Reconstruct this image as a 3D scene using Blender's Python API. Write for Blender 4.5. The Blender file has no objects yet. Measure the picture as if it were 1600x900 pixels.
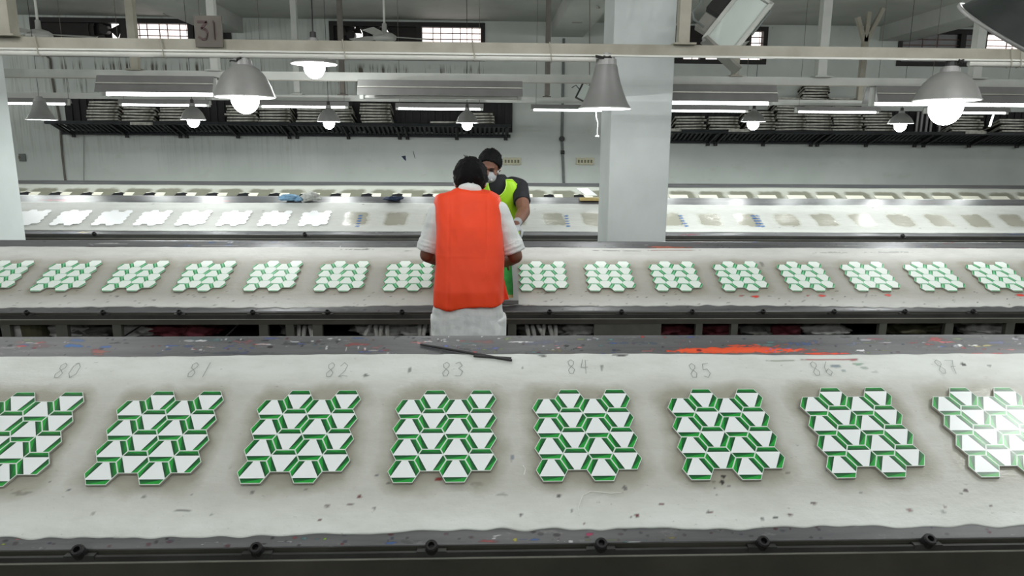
import bpy, bmesh, math, random
import numpy as np
from mathutils import Vector, Matrix, noise
random.seed(7); rng = np.random.default_rng(7)
SC = bpy.context.scene; COL = SC.collection
PI = math.pi

# ------------------------------------------------------------------ camera
F, CX, CY, CAMZ = 1100.0, 800.0, 450.0, 1.68
_p, _y, _r = math.radians(11.3), math.radians(2.05), math.radians(0.4)
FW = Vector((math.sin(_y)*math.cos(_p), math.cos(_y)*math.cos(_p), -math.sin(_p)))
_rt = Vector((math.cos(_y), -math.sin(_y), 0)); _up = _rt.cross(FW)
RT = _rt*math.cos(_r) + _up*math.sin(_r); UP = _up*math.cos(_r) - _rt*math.sin(_r)
cam = bpy.data.cameras.new('camera'); camo = bpy.data.objects.new('camera', cam); COL.objects.link(camo)
cam.sensor_width = 36; cam.lens = F/1600*36; cam.clip_start = .05; cam.clip_end = 200
M = Matrix((RT, UP, -FW)).transposed().to_4x4(); M.translation = (0, 0, CAMZ)
camo.matrix_world = M; SC.camera = camo

def W(x, y, Y):
    "surveyed point: photograph pixel seen at real depth Y"
    d = FW*F + RT*(x-CX) - UP*(y-CY); t = Y/d.y
    return Vector((d.x*t, Y, CAMZ + d.z*t))

# ------------------------------------------------------------------ world, exposure
SC.view_settings.view_transform = 'Standard'; SC.view_settings.look = 'None'
SC.view_settings.gamma = 1; SC.view_settings.exposure = 0.08
wd = bpy.data.worlds.new('world'); SC.world = wd; wd.use_nodes = True
bg = wd.node_tree.nodes['Background']; bg.inputs[0].default_value = (1, .95, .92, 1); bg.inputs[1].default_value = 2.2
SC.cycles.max_bounces = 8; SC.cycles.diffuse_bounces = 4; SC.cycles.glossy_bounces = 3
SC.cycles.transparent_max_bounces = 8
SC.cycles.use_denoising = True
SC.cycles.sample_clamp_indirect = 4
SC.cycles.caustics_reflective = False; SC.cycles.caustics_refractive = False

P_TUBE, P_LAMP, P_FAR = 22, 16, 5     # watts: fluorescent fixtures, bar lamps, small far lamps
LCOL = (.94, 1.0, .97)
def area(loc, sx, sy, power, parent=None):
    L = bpy.data.lights.new('tube_light', 'AREA'); L.shape = 'RECTANGLE'; L.size = sx; L.size_y = sy
    L.energy = power; L.color = LCOL
    o = bpy.data.objects.new('tube_light', L); COL.objects.link(o); o.location = loc
    if parent: o.parent = parent; o.location = Vector(loc) - parent.location
    return o
def point(loc, power, r=.05, parent=None, cone=None):
    L = bpy.data.lights.new('bulb_light', 'SPOT' if cone else 'POINT')
    if cone: L.spot_size = math.radians(cone); L.spot_blend = .3; L.shadow_soft_size = r; L.energy = power; L.color = LCOL
    o = bpy.data.objects.new('bulb_light', L); COL.objects.link(o); o.location = loc
    if parent: o.parent = parent; o.location = Vector(loc) - parent.location
    return o

# ------------------------------------------------------------------ materials
def lin(c):
    if isinstance(c, str): c = [int(c[i:i+2], 16)/255 for i in (0, 2, 4)]
    return tuple((v/12.92 if v <= .04045 else ((v+.055)/1.055)**2.4) for v in c) + (1,)
class NT:
    def __init__(s, name):
        s.m = bpy.data.materials.new(name); s.m.use_nodes = True; s.t = s.m.node_tree
        s.b = s.t.nodes['Principled BSDF']
    def n(s, typ, **kw):
        n = s.t.nodes.new(typ)
        for k, v in kw.items(): setattr(n, k, v)
        return n
    def l(s, a, b): s.t.links.new(a, b)
    def math(s, op, a, b=None, clamp=False):
        n = s.n('ShaderNodeMath', operation=op); n.use_clamp = clamp
        for i, v in enumerate((a, b)):
            if v is None: continue
            if isinstance(v, (int, float)): n.inputs[i].default_value = v
            else: s.l(v, n.inputs[i])
        return n.outputs[0]
    def noise(s, scale, detail=4, vec=None, rough=.55, stretch=None):
        n = s.n('ShaderNodeTexNoise'); n.inputs['Scale'].default_value = scale
        n.inputs['Detail'].default_value = detail; n.inputs['Roughness'].default_value = rough
        if vec is None: vec = s.n('ShaderNodeTexCoord').outputs['Object']
        if stretch:
            mp = s.n('ShaderNodeMapping'); mp.inputs['Scale'].default_value = stretch; s.l(vec, mp.inputs[0]); vec = mp.outputs[0]
        s.l(vec, n.inputs['Vector']); return n.outputs[0]
    def ramp(s, fac, lo, hi, a=0., b=1.):
        n = s.n('ShaderNodeMapRange'); n.inputs[1].default_value = lo; n.inputs[2].default_value = hi
        n.inputs[3].default_value = a; n.inputs[4].default_value = b; s.l(fac, n.inputs[0]); return n.outputs[0]
    def mix(s, fac, a, b):
        n = s.n('ShaderNodeMix', data_type='RGBA')
        for sock, v in ((n.inputs[0], fac), (n.inputs[6], a), (n.inputs[7], b)):
            if isinstance(v, (int, float, tuple)): sock.default_value = v
            else: s.l(v, sock)
        return n.outputs[2]
    def bump(s, h, strength=.3, dist=.01):
        n = s.n('ShaderNodeBump'); n.inputs['Strength'].default_value = strength; n.inputs['Distance'].default_value = dist
        s.l(h, n.inputs['Height']); s.l(n.outputs[0], s.b.inputs['Normal'])
    def base(s, c, rough=.6, metal=0, spec=.5):
        if isinstance(c, tuple): s.b.inputs['Base Color'].default_value = c
        else: s.l(c, s.b.inputs['Base Color'])
        if isinstance(rough, (int, float)): s.b.inputs['Roughness'].default_value = rough
        else: s.l(rough, s.b.inputs['Roughness'])
        s.b.inputs['Metallic'].default_value = metal; s.b.inputs['Specular IOR Level'].default_value = spec
        return s.m
def simple(name, c, rough=.6, metal=0, var=.12, scale=12, bump=0, c2=None):
    n = NT(name); c = lin(c); d = lin(c2) if c2 else tuple(v*(1-var*2) for v in c[:3]) + (1,)
    f = n.noise(scale, 5); m = n.base(n.mix(n.ramp(f, .35, .7), c, d), rough, metal)
    if bump: n.bump(n.noise(scale*4, 4), bump)
    return m
def emit(name, c, s):
    n = NT(name); n.base((0, 0, 0, 1), .5)
    n.b.inputs['Emission Color'].default_value = c; n.b.inputs['Emission Strength'].default_value = s
    return n.m

MT = {}
def wall_mat():
    n = NT('painted_wall'); tc = n.n('ShaderNodeTexCoord').outputs['Object']
    sep = n.n('ShaderNodeSeparateXYZ'); n.l(tc, sep.inputs[0])
    base = n.mix(n.ramp(n.noise(.8, 5, tc), .3, .7), lin('d0d5d1'), lin('bdc4bf'))
    # vertical brown drips under the windows and under the shelf
    dr = n.noise(1, 4, tc, .7, (3.5, 3.5, .5)); fine = n.noise(1, 5, tc, .75, (21, 21, .5))
    d = n.math('MULTIPLY', n.ramp(dr, .42, .48), n.ramp(fine, .5, .56), True)
    z = sep.outputs[2]
    up = n.math('MULTIPLY', n.ramp(z, 2.35, 2.8), n.ramp(z, 3.0, 2.9), True)
    xx = sep.outputs[0]; inx = n.math('ADD', n.math('MULTIPLY', n.ramp(xx, -2.7, -2.4), n.ramp(xx, 0, -.1), True), n.math('MULTIPLY', n.ramp(xx, -6.9, -6.6), n.ramp(xx, -4.1, -4.4), True), True)
    up = n.math('MULTIPLY', up, n.math('ADD', inx, .02, True))
    low = n.math('MULTIPLY', n.ramp(z, 1.2, 2.0, 0, .22), n.ramp(sep.outputs[0], -1.5, -3.5), True)
    k = n.math('MULTIPLY', d, n.math('ADD', up, low, True), True)
    base = n.mix(k, base, lin('4c4636'))
    sm = n.noise(2.2, 6, tc, .7, (1, 1, 2)); base = n.mix(n.ramp(sm, .58, .8, 0, .3), base, lin('8f9078'))
    sp = n.noise(9, 2, tc); base = n.mix(n.ramp(sp, .76, .8, 0, .6), base, lin('50554f'))
    m = n.base(base, .45); n.bump(n.noise(3, 5, tc), .15, .02); return m
MT['wall'] = wall_mat()
def concrete(name, a, b, sc=1.5):
    n = NT(name); f = n.noise(sc, 6); m = n.base(n.mix(n.ramp(f, .3, .75), lin(a), lin(b)), .65); n.bump(n.noise(sc*8, 4), .12, .01); return m
MT['pillar'] = concrete('painted_pillar', 'cdd3d2', 'bcc3c2', 2)
MT['ceiling'] = concrete('ceiling_plaster', 'bcbfba', 'a5a8a2')
MT['beam'] = concrete('beam_plaster', 'c2c5c1', 'adb0ab')
MT['floor'] = concrete('floor_concrete', '6c6b66', '55544f', 3)

def bed_mat(name, edge, mid, stain, stain_amt, halo, rough_in, rough_out, box_=(.11, .125, .17)):
    "white rubber bed: worn rounded patches under each print place, paint specks from the Paint attribute"
    n = NT(name); uv = n.n('ShaderNodeUVMap').outputs[0]
    sep = n.n('ShaderNodeSeparateXYZ'); n.l(uv, sep.inputs[0]); u, v = sep.outputs[0], sep.outputs[1]
    tc = n.n('ShaderNodeTexCoord').outputs['Object']
    wob = n.ramp(n.noise(9, 4, tc), .2, .8, -.03, .03)
    fu = n.math('SUBTRACT', n.math('FRACT', n.math('ADD', u, .13)), .5)
    ax = n.math('MAXIMUM', n.math('SUBTRACT', n.math('ABSOLUTE', n.math('MULTIPLY', fu, .42)), box_[0]), 0)
    ay = n.math('MAXIMUM', n.math('SUBTRACT', n.math('ABSOLUTE', n.math('SUBTRACT', v, box_[2])), box_[1]), 0)
    d = n.math('SQRT', n.math('ADD', n.math('MULTIPLY', ax, ax), n.math('MULTIPLY', ay, ay)))
    d = n.math('ADD', d, wob)
    inside = n.ramp(d, halo, halo*.45)
    soft = n.ramp(n.math('ABSOLUTE', n.math('SUBTRACT', v, .15)), .17, .27)
    base = n.mix(soft, lin(mid), lin(edge))
    grime = n.noise(5, 6, tc, .65, (1, 2.5, 1))
    base = n.mix(n.ramp(grime, .4, .75, 0, .35), base, lin('9c9c92'))
    col = n.mix(n.math('MULTIPLY', inside, stain_amt), base, lin(stain))
    fleck = n.noise(45, 3, tc, .6, (1, 2, 1)); col = n.mix(n.ramp(fleck, .68, .74, 0, .35), col, lin('6a6660'))
    at = n.n('ShaderNodeAttribute', attribute_name='Paint')
    col = n.mix(at.outputs['Alpha'], col, at.outputs['Color'])
    r = n.ramp(inside, 0, 1, rough_out, rough_in)
    m = n.base(col, r); n.bump(n.math('ADD', n.math('MULTIPLY', n.noise(16, 4, tc, .6, (.6, 1.6, 1)), 1), n.math('MULTIPLY', n.noise(90, 3, tc), .25)), .22, .012)
    return m
MT['bed1'] = bed_mat('bed_near', 'd6dad6', 'bcbdb7', '8e8a7a', .7, .085, .3, .5)
MT['bed2'] = bed_mat('bed_middle', 'd0d1cd', 'aeaca5', '9a9587', .8, .08, .55, .62)
MT['bed3'] = bed_mat('bed_far', 'c6c8c4', 'b6b7b3', '8f8c7e', .85, .075, .22, .62, (.07, .09, .18))
MT['bed4'] = bed_mat('bed_farthest', 'b9bbb4', 'b0b1a8', '6f6f60', .9, .09, .4, .5, (.10, .12, .22))
def steel_mat(name, a, b, rough=.45):
    n = NT(name); tc = n.n('ShaderNodeTexCoord').outputs['Object']
    f = n.noise(3, 6, tc, .65, (.5, 6, 6)); col = n.mix(n.ramp(f, .3, .7), lin(a), lin(b))
    f2 = n.noise(14, 5, tc, .7, (1, 3, 3)); col = n.mix(n.ramp(f2, .6, .72, 0, .45), col, lin('9a9a98'))
    at = n.n('ShaderNodeAttribute', attribute_name='Paint'); col = n.mix(at.outputs['Alpha'], col, at.outputs['Color'])
    m = n.base(col, rough, .25); n.bump(n.noise(30, 4, tc), .1, .005); return m
MT['steel'] = steel_mat('table_steel', '757577', '565759', .36)
MT['rail'] = simple('rail_steel', '4a4b48', .45, .5, .2, 6)
MT['railedge'] = simple('rail_worn_edge', 'b4b4aa', .4, .3, .15, 8)
MT['beamdark'] = simple('frame_beam_paint', '48463f', .55, .2, .2, 5)
MT['leg'] = simple('frame_leg_paint', '55564f', .6, .1, .15, 6)
MT['black'] = simple('black_rubber', '161616', .5, 0, .1, 20)
MT['undershelf'] = simple('undershelf_dark', '2a2a29', .6, 0, .2, 6)
MT['bar'] = simple('bar_cream_paint', '9d9a8d', .5, 0, .1, 4, c2='878375')
MT['barw'] = simple('bar_white_paint', 'bbbeb8', .5, 0, .08, 4)
MT['tubewhite'] = simple('conduit_white', 'd2d3cc', .4, 0, .06, 5)
MT['alu'] = simple('shade_aluminium', '939391', .42, .15, .08, 6)
MT['shadein'] = simple('shade_inner_white', 'dcdedb', .4, 0, .03, 6)
MT['shadegrey'] = simple('shade_grey_paint', '7e7e7c', .45, .1, .08, 6)
MT['shadedark'] = simple('shade_dark_green', '252a28', .5, .0, .12, 5)
MT['cap'] = simple('lamp_cap_black', '2b2b2a', .5, 0, .1, 20)
MT['cable'] = simple('black_cable', '22201e', .6, 0, .1, 20)
MT['rod'] = simple('rod_brown', '6f6a62', .6, 0, .15, 6)
MT['sign'] = simple('sign_brown', '5d564f', .6, 0, .12, 8)
MT['signink'] = simple('sign_lettering', '45302e', .6, 0, .1, 10)
MT['frame'] = simple('window_frame_dark', '1d1b1a', .6, 0, .1, 10)
MT['grid'] = simple('window_grid_brown', '6b4c48', .6, 0, .1, 10)
MT['blind'] = simple('window_blind_dark', '241f1f', .7, 0, .2, 10)
MT['shelf'] = simple('shelf_dark_steel', '33373a', .5, .3, .15, 8)
MT['backp'] = simple('shelf_back_dark', '1b1b1c', .7, 0, .2, 14)
MT['woodlight'] = simple('screen_frame_light', 'dcdcd2', .6, 0, .14, 9, c2='77756a')
MT['meshgap'] = simple('screen_mesh_gap_shade', '24221f', .7, 0, .1, 15)
MT['fanw'] = simple('fan_white', 'b5b6b1', .4, 0, .05, 8)
MT['plate'] = simple('plate_cream', 'c9c6ab', .5, 0, .08, 20)
MT['switch'] = simple('switch_brown', '6e6a55', .5, 0, .08, 20)
MT['pipe'] = simple('pipe_grey', '6f7674', .5, .1, .1, 8)
MT['floodbody'] = simple('flood_body_grey', '8f8e87', .5, .2, .08, 8)
MT['floodglass'] = simple('flood_glass', 'c6cfca', .2, 0, .03, 3)
MT['bulb'] = emit('bulb_glow', (.95, 1, .98, 1), 28)
MT['tube'] = emit('tube_glow', (.95, 1, .98, 1), 9)
MT['tubeoff'] = simple('tube_off', 'd3d5d0', .3, 0, .03, 3)
MT['board'] = simple('board_edge', '9c9a90', .6, 0, .1, 20)
MT['whiteboard'] = simple('plain_white_board', 'eef0f2', .35, 0, .02, 5)
MT['cream'] = simple('cream_board', 'dcdacb', .5, 0, .04, 6)
MT['inkblack'] = simple('black_print', '15151a', .5, 0, .1, 20)
MT['yellow'] = simple('kraft_yellow', 'b9a36a', .6, 0, .1, 8)
MT['bluecloth'] = simple('blue_cloth', '7fa6c4', .8, 0, .2, 20)
MT['navycloth'] = simple('navy_cloth', '2a3854', .8, 0, .2, 20)
MT['rag'] = simple('white_rag', 'b7b8b4', .8, 0, .2, 20)
MT['greycloth'] = simple('grey_rag', '6b6b66', .8, 0, .25, 20)
MT['redcloth'] = simple('maroon_cloth', '6b2733', .8, 0, .25, 20)
MT['olive'] = simple('olive_drum', '4e4c38', .6, 0, .2, 6)
MT['pencil'] = simple('pencil_grey', '8b8f8b', .7, 0, .05, 20)
MT['thread'] = simple('white_thread', 'e4e5df', .7, 0, .05, 20)
MT['skin'] = simple('skin', '7a4c38', .55, 0, .08, 8)
MT['skin2'] = simple('skin_dark', '75503f', .55, 0, .08, 8)
MT['hair'] = simple('black_hair', '08080a', .75, 0, .1, 60, bump=.5); MT['hair'].node_tree.nodes['Principled BSDF'].inputs['Specular IOR Level'].default_value = .2
MT['kurta'] = simple('white_cotton', 'eaeeee', .8, 0, .05, 14, bump=.25)
MT['orange'] = simple('orange_vest', 'ff4714', .6, 0, .05, 5, bump=.05)
MT['orangetrim'] = simple('orange_piping', 'ff3a12', .6, 0, .03, 5)
MT['lime'] = simple('lime_vest', 'a6dc1c', .6, 0, .06, 5, bump=.05)
MT['limetrim'] = simple('lime_piping', 'c8f562', .6, 0, .03, 5)
MT['tshirt'] = simple('black_tshirt', '14161c', .8, 0, .1, 10)
MT['trouser'] = simple('dark_trousers', '33353c', .8, 0, .1, 10)
MT['mask'] = simple('grey_mask', 'a9adb0', .7, 0, .05, 10)
MT['strap'] = simple('white_strap', 'dfe2e2', .7, 0, .03, 10)
MT['shoe'] = simple('shoe_brown', '3c2d24', .6, 0, .1, 10)
MT['eye'] = simple('eye', '201a18', .3, 0, .02, 10)
MT['greenink'] = simple('screen_green', '2f9a3e', .4, 0, .15, 12, c2='1d7a2c')
MT['wood'] = simple('squeegee_wood', 'a98c5d', .6, 0, .1, 10)
MT['screenalu'] = simple('screen_frame_aluminium', 'a6aaa9', .4, .4, .08, 8)
for nm, ro in (('tile', .3), ('tile_pale', .55)):
    n = NT('printed_'+nm); at = n.n('ShaderNodeAttribute', attribute_name='Col'); n.base(at.outputs['Color'], ro); MT[nm] = n.m
def glass(name, c, alpha):
    n = NT(name); tr = n.n('ShaderNodeBsdfTransparent'); tr.inputs[0].default_value = c
    df = n.n('ShaderNodeBsdfPrincipled'); df.inputs['Base Color'].default_value = c; df.inputs['Roughness'].default_value = .15
    mx = n.n('ShaderNodeMixShader'); mx.inputs[0].default_value = alpha
    n.l(tr.outputs[0], mx.inputs[1]); n.l(df.outputs[0], mx.inputs[2])
    n.l(mx.outputs[0], n.t.nodes['Material Output'].inputs[0]); return n.m
MT['glass'] = glass('window_glass', (1, .97, .96, 1), .12)
MT['frost'] = glass('window_glass_grimy', (.25, .26, .26, 1), .5)
MT['mesh'] = glass('screen_mesh_green', (.1, .5, .16, 1), .85)

# ------------------------------------------------------------------ builders
def obj(name, bm, mat, parent=None, loc=None, smooth=False, mats=None):
    me = bpy.data.meshes.new(name)
    if loc is not None: bmesh.ops.translate(bm, verts=bm.verts, vec=-Vector(loc))
    elif parent is not None: bmesh.ops.translate(bm, verts=bm.verts, vec=-Vector(parent['_o']))
    bm.to_mesh(me); bm.free()
    for m in (mats or [mat]): me.materials.append(MT[m] if isinstance(m, str) else m)
    if smooth:
        for p in me.polygons: p.use_smooth = True
    o = bpy.data.objects.new(name, me); COL.objects.link(o)
    if loc is not None: o.location = loc
    if parent is not None: o.parent = parent
    o['_o'] = list(loc) if loc is not None else (list(parent['_o']) if parent is not None else [0, 0, 0])
    return o
def tag(o, label=None, cat=None, group=None, kind=None):
    if label: o['label'] = label
    if cat: o['category'] = cat
    if group: o['group'] = group
    if kind: o['kind'] = kind
    return o
def empty(name, loc, label=None, cat=None, group=None):
    o = bpy.data.objects.new(name, None); COL.objects.link(o); o.location = loc; o['_o'] = list(loc)
    o.empty_display_size = .1
    return tag(o, label, cat, group)
def BM(): return bmesh.new()
def box(bm, a, b, mi=0, bev=0):
    a, b = Vector(a), Vector(b); c = (a+b)/2; s = b-a
    r = bmesh.ops.create_cube(bm, size=1, matrix=Matrix.Translation(c) @ Matrix.Diagonal((abs(s.x), abs(s.y), abs(s.z), 1)))
    fs = {f for v in r['verts'] for f in v.link_faces}
    for f in fs: f.material_index = mi
    if bev: bmesh.ops.bevel(bm, geom=list({e for v in r['verts'] for e in v.link_edges}), offset=bev, segments=1, affect='EDGES')
    return r['verts']
def obox(bm, c, ax, ay, az, sx, sy, sz, mi=0):
    m = Matrix((Vector(ax)*sx, Vector(ay)*sy, Vector(az)*sz)).transposed().to_4x4(); m.translation = c
    r = bmesh.ops.create_cube(bm, size=1, matrix=m)
    for f in {f for v in r['verts'] for f in v.link_faces}: f.material_index = mi
def basis(d):
    d = Vector(d).normalized(); u = Vector((0, 0, 1)) if abs(d.z) < .9 else Vector((0, 1, 0))
    x = u.cross(d).normalized(); return x, d.cross(x).normalized(), d
def bar(bm, p, q, wx, wy, mi=0):
    p, q = Vector(p), Vector(q); x, y, d = basis(q-p); obox(bm, (p+q)/2, x, y, d, wx, wy, (q-p).length, mi)
def tube(bm, pts, r, seg=8, caps=True, mi=0, sq=None):
    "swept tube; r number or list; sq=(rx,ry) ratios"
    pts = [Vector(p) for p in pts]; n = len(pts); rr = r if isinstance(r, (list, tuple)) else [r]*n
    rings = []; px = None
    for i, p in enumerate(pts):
        d = (pts[min(i+1, n-1)] - pts[max(i-1, 0)]).normalized()
        if px is None: x, y, _ = basis(d)
        else:
            x = (px - d*px.dot(d)).normalized(); y = d.cross(x)
        px = x
        rings.append([bm.verts.new(p + (x*math.cos(a) + y*math.sin(a))*rr[i]) for a in (2*PI*k/seg for k in range(seg))])
    for i in range(n-1):
        for k in range(seg):
            f = bm.faces.new((rings[i][k], rings[i][(k+1) % seg], rings[i+1][(k+1) % seg], rings[i+1][k])); f.material_index = mi
    if caps:
        f = bm.faces.new(rings[0][::-1]); f.material_index = mi; f = bm.faces.new(rings[-1]); f.material_index = mi
def lathe(bm, c, prof, axis=(0, 0, 1), seg=28, mi=0, cap=False):
    c = Vector(c); x, y, d = basis(axis); rings = []
    for r, h in prof:
        rings.append([bm.verts.new(c + d*h + (x*math.cos(2*PI*k/seg) + y*math.sin(2*PI*k/seg))*max(r, 1e-4)) for k in range(seg)])
    for a, b in zip(rings, rings[1:]):
        for k in range(seg):
            f = bm.faces.new((a[k], a[(k+1) % seg], b[(k+1) % seg], b[k])); f.material_index = mi
    if cap:
        bm.faces.new(rings[0][::-1]); bm.faces.new(rings[-1])
def sphere(bm, c, r, sc=(1, 1, 1), rot=None, u=16, v=10):
    m = Matrix.Translation(c) @ (rot.to_4x4() if rot else Matrix()) @ Matrix.Diagonal((r*sc[0], r*sc[1], r*sc[2], 1))
    bmesh.ops.create_uvsphere(bm, u_segments=u, v_segments=v, radius=1, matrix=m)
def struct(name, bm, mat, smooth=False): return tag(obj(name, bm, mat, smooth=smooth), kind='structure')
def copy_tree(o, parent=None):
    c = o.copy(); COL.objects.link(c)
    if parent is not None: c.parent = parent
    for ch in list(o.children): copy_tree(ch, c)
    return c

# ------------------------------------------------------------------ the room
XL, XR, YB, YF, ZC, ZB = -9.8, 12.2, 11.9, -5.0, 3.66, 3.43
bm = BM(); box(bm, (XL, YF, -.1), (XR, YB, 0)); struct('floor', bm, 'floor')
bm = BM(); box(bm, (XL, YF, ZC), (XR, YB+.25, ZC+.15)); struct('ceiling', bm, 'ceiling')
WZ0, WZ1 = W(758, 96, YB).z, W(515, 33, YB).z
wins = [(W(50, 60, YB).x, W(362, 60, YB).x), (W(515, 60, YB).x, W(758, 60, YB).x), (W(1030, 90, YB).x, W(1197, 90, YB).x), (W(1402, 80, YB).x, W(1402, 80, YB).x+3.2)]
bm = BM()
box(bm, (XL, YB, 0), (XR, YB+.25, WZ0)); box(bm, (XL, YB, WZ1), (XR, YB+.25, ZC))
xs = [XL] + [v for w in wins for v in w] + [XR]
for a, b in zip(xs[::2], xs[1::2]): box(bm, (a, YB, WZ0), (b, YB+.25, WZ1))
struct('wall_far', bm, 'wall')
bm = BM(); box(bm, (XL-.2, YF, 0), (XL, YB+.25, ZC)); struct('wall_left', bm, 'wall')
bm = BM(); box(bm, (XR, YF, 0), (XR+.2, YB+.25, ZC)); struct('wall_right', bm, 'wall')
bm = BM(); box(bm, (XL-.2, YF-.2, 0), (XR+.2, YF, ZC)); struct('wall_near', bm, 'wall')
for i, x in enumerate((-4.38, 1.03, 6.42)):
    bm = BM(); box(bm, (x-.0, YF, ZB), (x+.51, YB, ZC)); struct(f'trim_{i+1}', bm, 'beam')
    if i == 0: x = -4.70
    bm = BM(); box(bm, (x, 6.0, 0), (x+.51, 6.51, ZB), 0, .006)
    tag(obj('pillar', bm, 'pillar', loc=(x+.25, 6.25, 0)), ['white concrete pillar at the left edge of the hall', 'white square concrete pillar in the middle behind the second table', 'white concrete pillar beyond the right edge of the view'][i], 'pillar', kind='structure')

# windows: structure with frame, bars, panes, blinds
def exhaust(px, py, r, label):
    c = W(px, py, YB+.08); t = empty('exhaust_fan', c, label, 'fan', 'exhaust fans set in the high windows')
    bm = BM(); lathe(bm, c, [(r, -.04), (r+.03, -.04), (r+.03, .05), (r, .05), (r, -.04)], (0, 1, 0), 28); obj('ring', bm, 'frame', t, smooth=False)
    bm = BM(); lathe(bm, c, [(0, -.07), (.07, -.07), (.08, .02), (0, .03)], (0, 1, 0), 16); obj('motor', bm, 'frame', t)
    bm = BM(); box(bm, c+Vector((-r*1.05, .06, -r*1.05)), c+Vector((r*.25, .075, r*1.05))); obj('daylight_stop', bm, 'blind', t)  # plate added behind the hole so only a crescent of daylight shows
    for k in range(3):
        a = .5 + k*2*PI/3 + px; bm = BM()
        pts = [(a-.15, .07), (a-.62, r*.95), (a-.1, r*.98), (a+.35, r*.95), (a+.15, .07)]
        v = [[bm.verts.new(c + Vector((q*math.cos(w), dy + .03*math.sin((w-a)*2), q*math.sin(w)))) for w, q in pts] for dy in (-.01, .0)]
        bm.faces.new(v[0]); bm.faces.new(v[1][::-1])
        for j in range(5): bm.faces.new((v[0][j], v[1][j], v[1][(j+1) % 5], v[0][(j+1) % 5]))
        obj('blade', bm, 'frame', t)
def plate_hole(bm, x0, x1, z0, z1, y, holes):
    "dark infill sheet with round holes, built as strips"
    n = 90
    for i in range(n):
        a, b = x0+(x1-x0)*i/n, x0+(x1-x0)*(i+1)/n; m = (a+b)/2; segs = [(z0, z1)]
        for hx, hz, r in holes:
            if abs(m-hx) < r:
                h = math.sqrt(r*r-(m-hx)**2); segs = [s for p, q in segs for s in ((p, min(q, hz-h)), (max(p, hz+h), q)) if s[1]-s[0] > 1e-3]
        for p, q in segs: box(bm, (a, y, p), (b, y+.02, q))
def window(i, x0, x1, mull, dark, frost, bars, holes=()):
    z0, z1 = WZ0, WZ1; t = empty(f'window_{i}', ((x0+x1)/2, YB+.1, z0)); tag(t, kind='structure')
    y0, y1 = YB-.02, YB+.1; bm = BM(); f = .07
    box(bm, (x0, y0, z0), (x1, y1, z0+f)); box(bm, (x0, y0, z1-f), (x1, y1, z1))
    box(bm, (x0, y0, z0+f), (x0+f, y1, z1-f)); box(bm, (x1-f, y0, z0+f), (x1, y1, z1-f))
    for m in mull: box(bm, (m-.045, y0, z0+f), (m+.045, y1, z1-f))
    obj('window_frame', bm, 'frame', t)
    edges = [x0+f] + [v for m in mull for v in (m-.045, m+.045)] + [x1-f]
    for k, (a, b) in enumerate(zip(edges[::2], edges[1::2])):
        if k in dark:
            bm = BM(); plate_hole(bm, a, b, z0+f, z1-f, YB+.06, [h for h in holes if a < h[0] < b]); obj('infill_panel', bm, 'blind', t)
        else:
            bm = BM(); box(bm, (a, YB+.07, z0+f), (b, YB+.075, z1-f)); obj('pane', bm, 'frost' if k in frost else 'glass', t)
            bm = BM(); nb = max(2, round((b-a)/bars))
            for j in range(1, nb): xx = a+(b-a)*(j+(.12 if j % 2 else -.1))/nb; box(bm, (xx-.006, YB+.03, z0+f), (xx+.006, YB+.042, z1-f))
            for j in range(1, 5): zz = z0+f+(z1-z0-2*f)*j/5; box(bm, (a, YB+.028, zz-.006), (b, YB+.044, zz+.006))
            obj('window_grid', bm, 'grid', t)
    return t
e1 = W(165, 47, YB); e2 = W(549, 56, YB); e3 = W(592, 56, YB)
X = lambda px, py=60: W(px, py, YB).x
window(1, *wins[0], [X(195), X(299)], {0, 2}, (), .17, [(e1.x, e1.z, .22)])
window(2, *wins[1], [X(655)], {0}, (), .17, [(e2.x, e2.z, .18), (e3.x, e3.z, .16)])
window(3, *wins[2], [X(1063, 90), X(1098, 90)], {0}, (), .2)
window(4, *wins[3], [X(1505), X(1538)], set(), {0, 1}, .3)
exhaust(165, 47, .25, 'dark round exhaust fan in the left window beside its bright pane')
exhaust(549, 56, .19, 'dark round exhaust fan at the left end of the second window')
exhaust(592, 56, .17, 'dark round exhaust fan behind the middle ceiling fan')
bm = BM(); a = W(1070, 40, YB-.03); b = W(1172, 84, YB-.03); box(bm, (a.x, YB-.05, b.z), (b.x, YB-.03, WZ1-.02)); 
tag(obj('window_blind', bm, 'blind', loc=(a.x, YB-.04, b.z)), 'dark blind pulled over the window behind the floodlight', 'blind')

# ------------------------------------------------------------------ printing tables
P0 = .42
class Row:
    def __init__(s, y0, z0, m, yf, yr, xleft, ybot):
        s.y0, s.z0, s.m, s.yf, s.yr, s.xl, s.yb = y0, z0, m, yf, yr, xleft, ybot
        s.th = math.atan(m); s.c, s.s = math.cos(s.th), math.sin(s.th)
        s.dir = Vector((0, s.c, s.s)); s.nrm = Vector((0, -s.s, s.c))
    def z(s, y): return s.z0 + s.m*(y-s.y0)
    def pt(s, x, y, n=0): return Vector((x, y, s.z(y))) + s.nrm*n
    def hit(s, px, py, n=0):
        d = FW*F + RT*(px-CX) - UP*(py-CY); o = Vector((0, 0, CAMZ)); q = s.pt(0, s.yf, n)
        t = (q-o).dot(s.nrm)/d.dot(s.nrm); return o + d*t
    def sv(s, y): return (y-s.yb)/s.c           # slope distance from the lower edge of the prints
R1 = Row(1.847, .757, .579, 1.678, 2.342, -.282, 1.835)
R2 = Row(4.233, .8137, .45, 4.042, 4.763, -2.744, 4.215)
R3 = Row(7.35, .861, .42, 7.19, 7.985, -4.48, 7.34)
R4 = Row(9.84, 1.005, .45, 9.2, 10.225, 4.28, 9.64)
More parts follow.
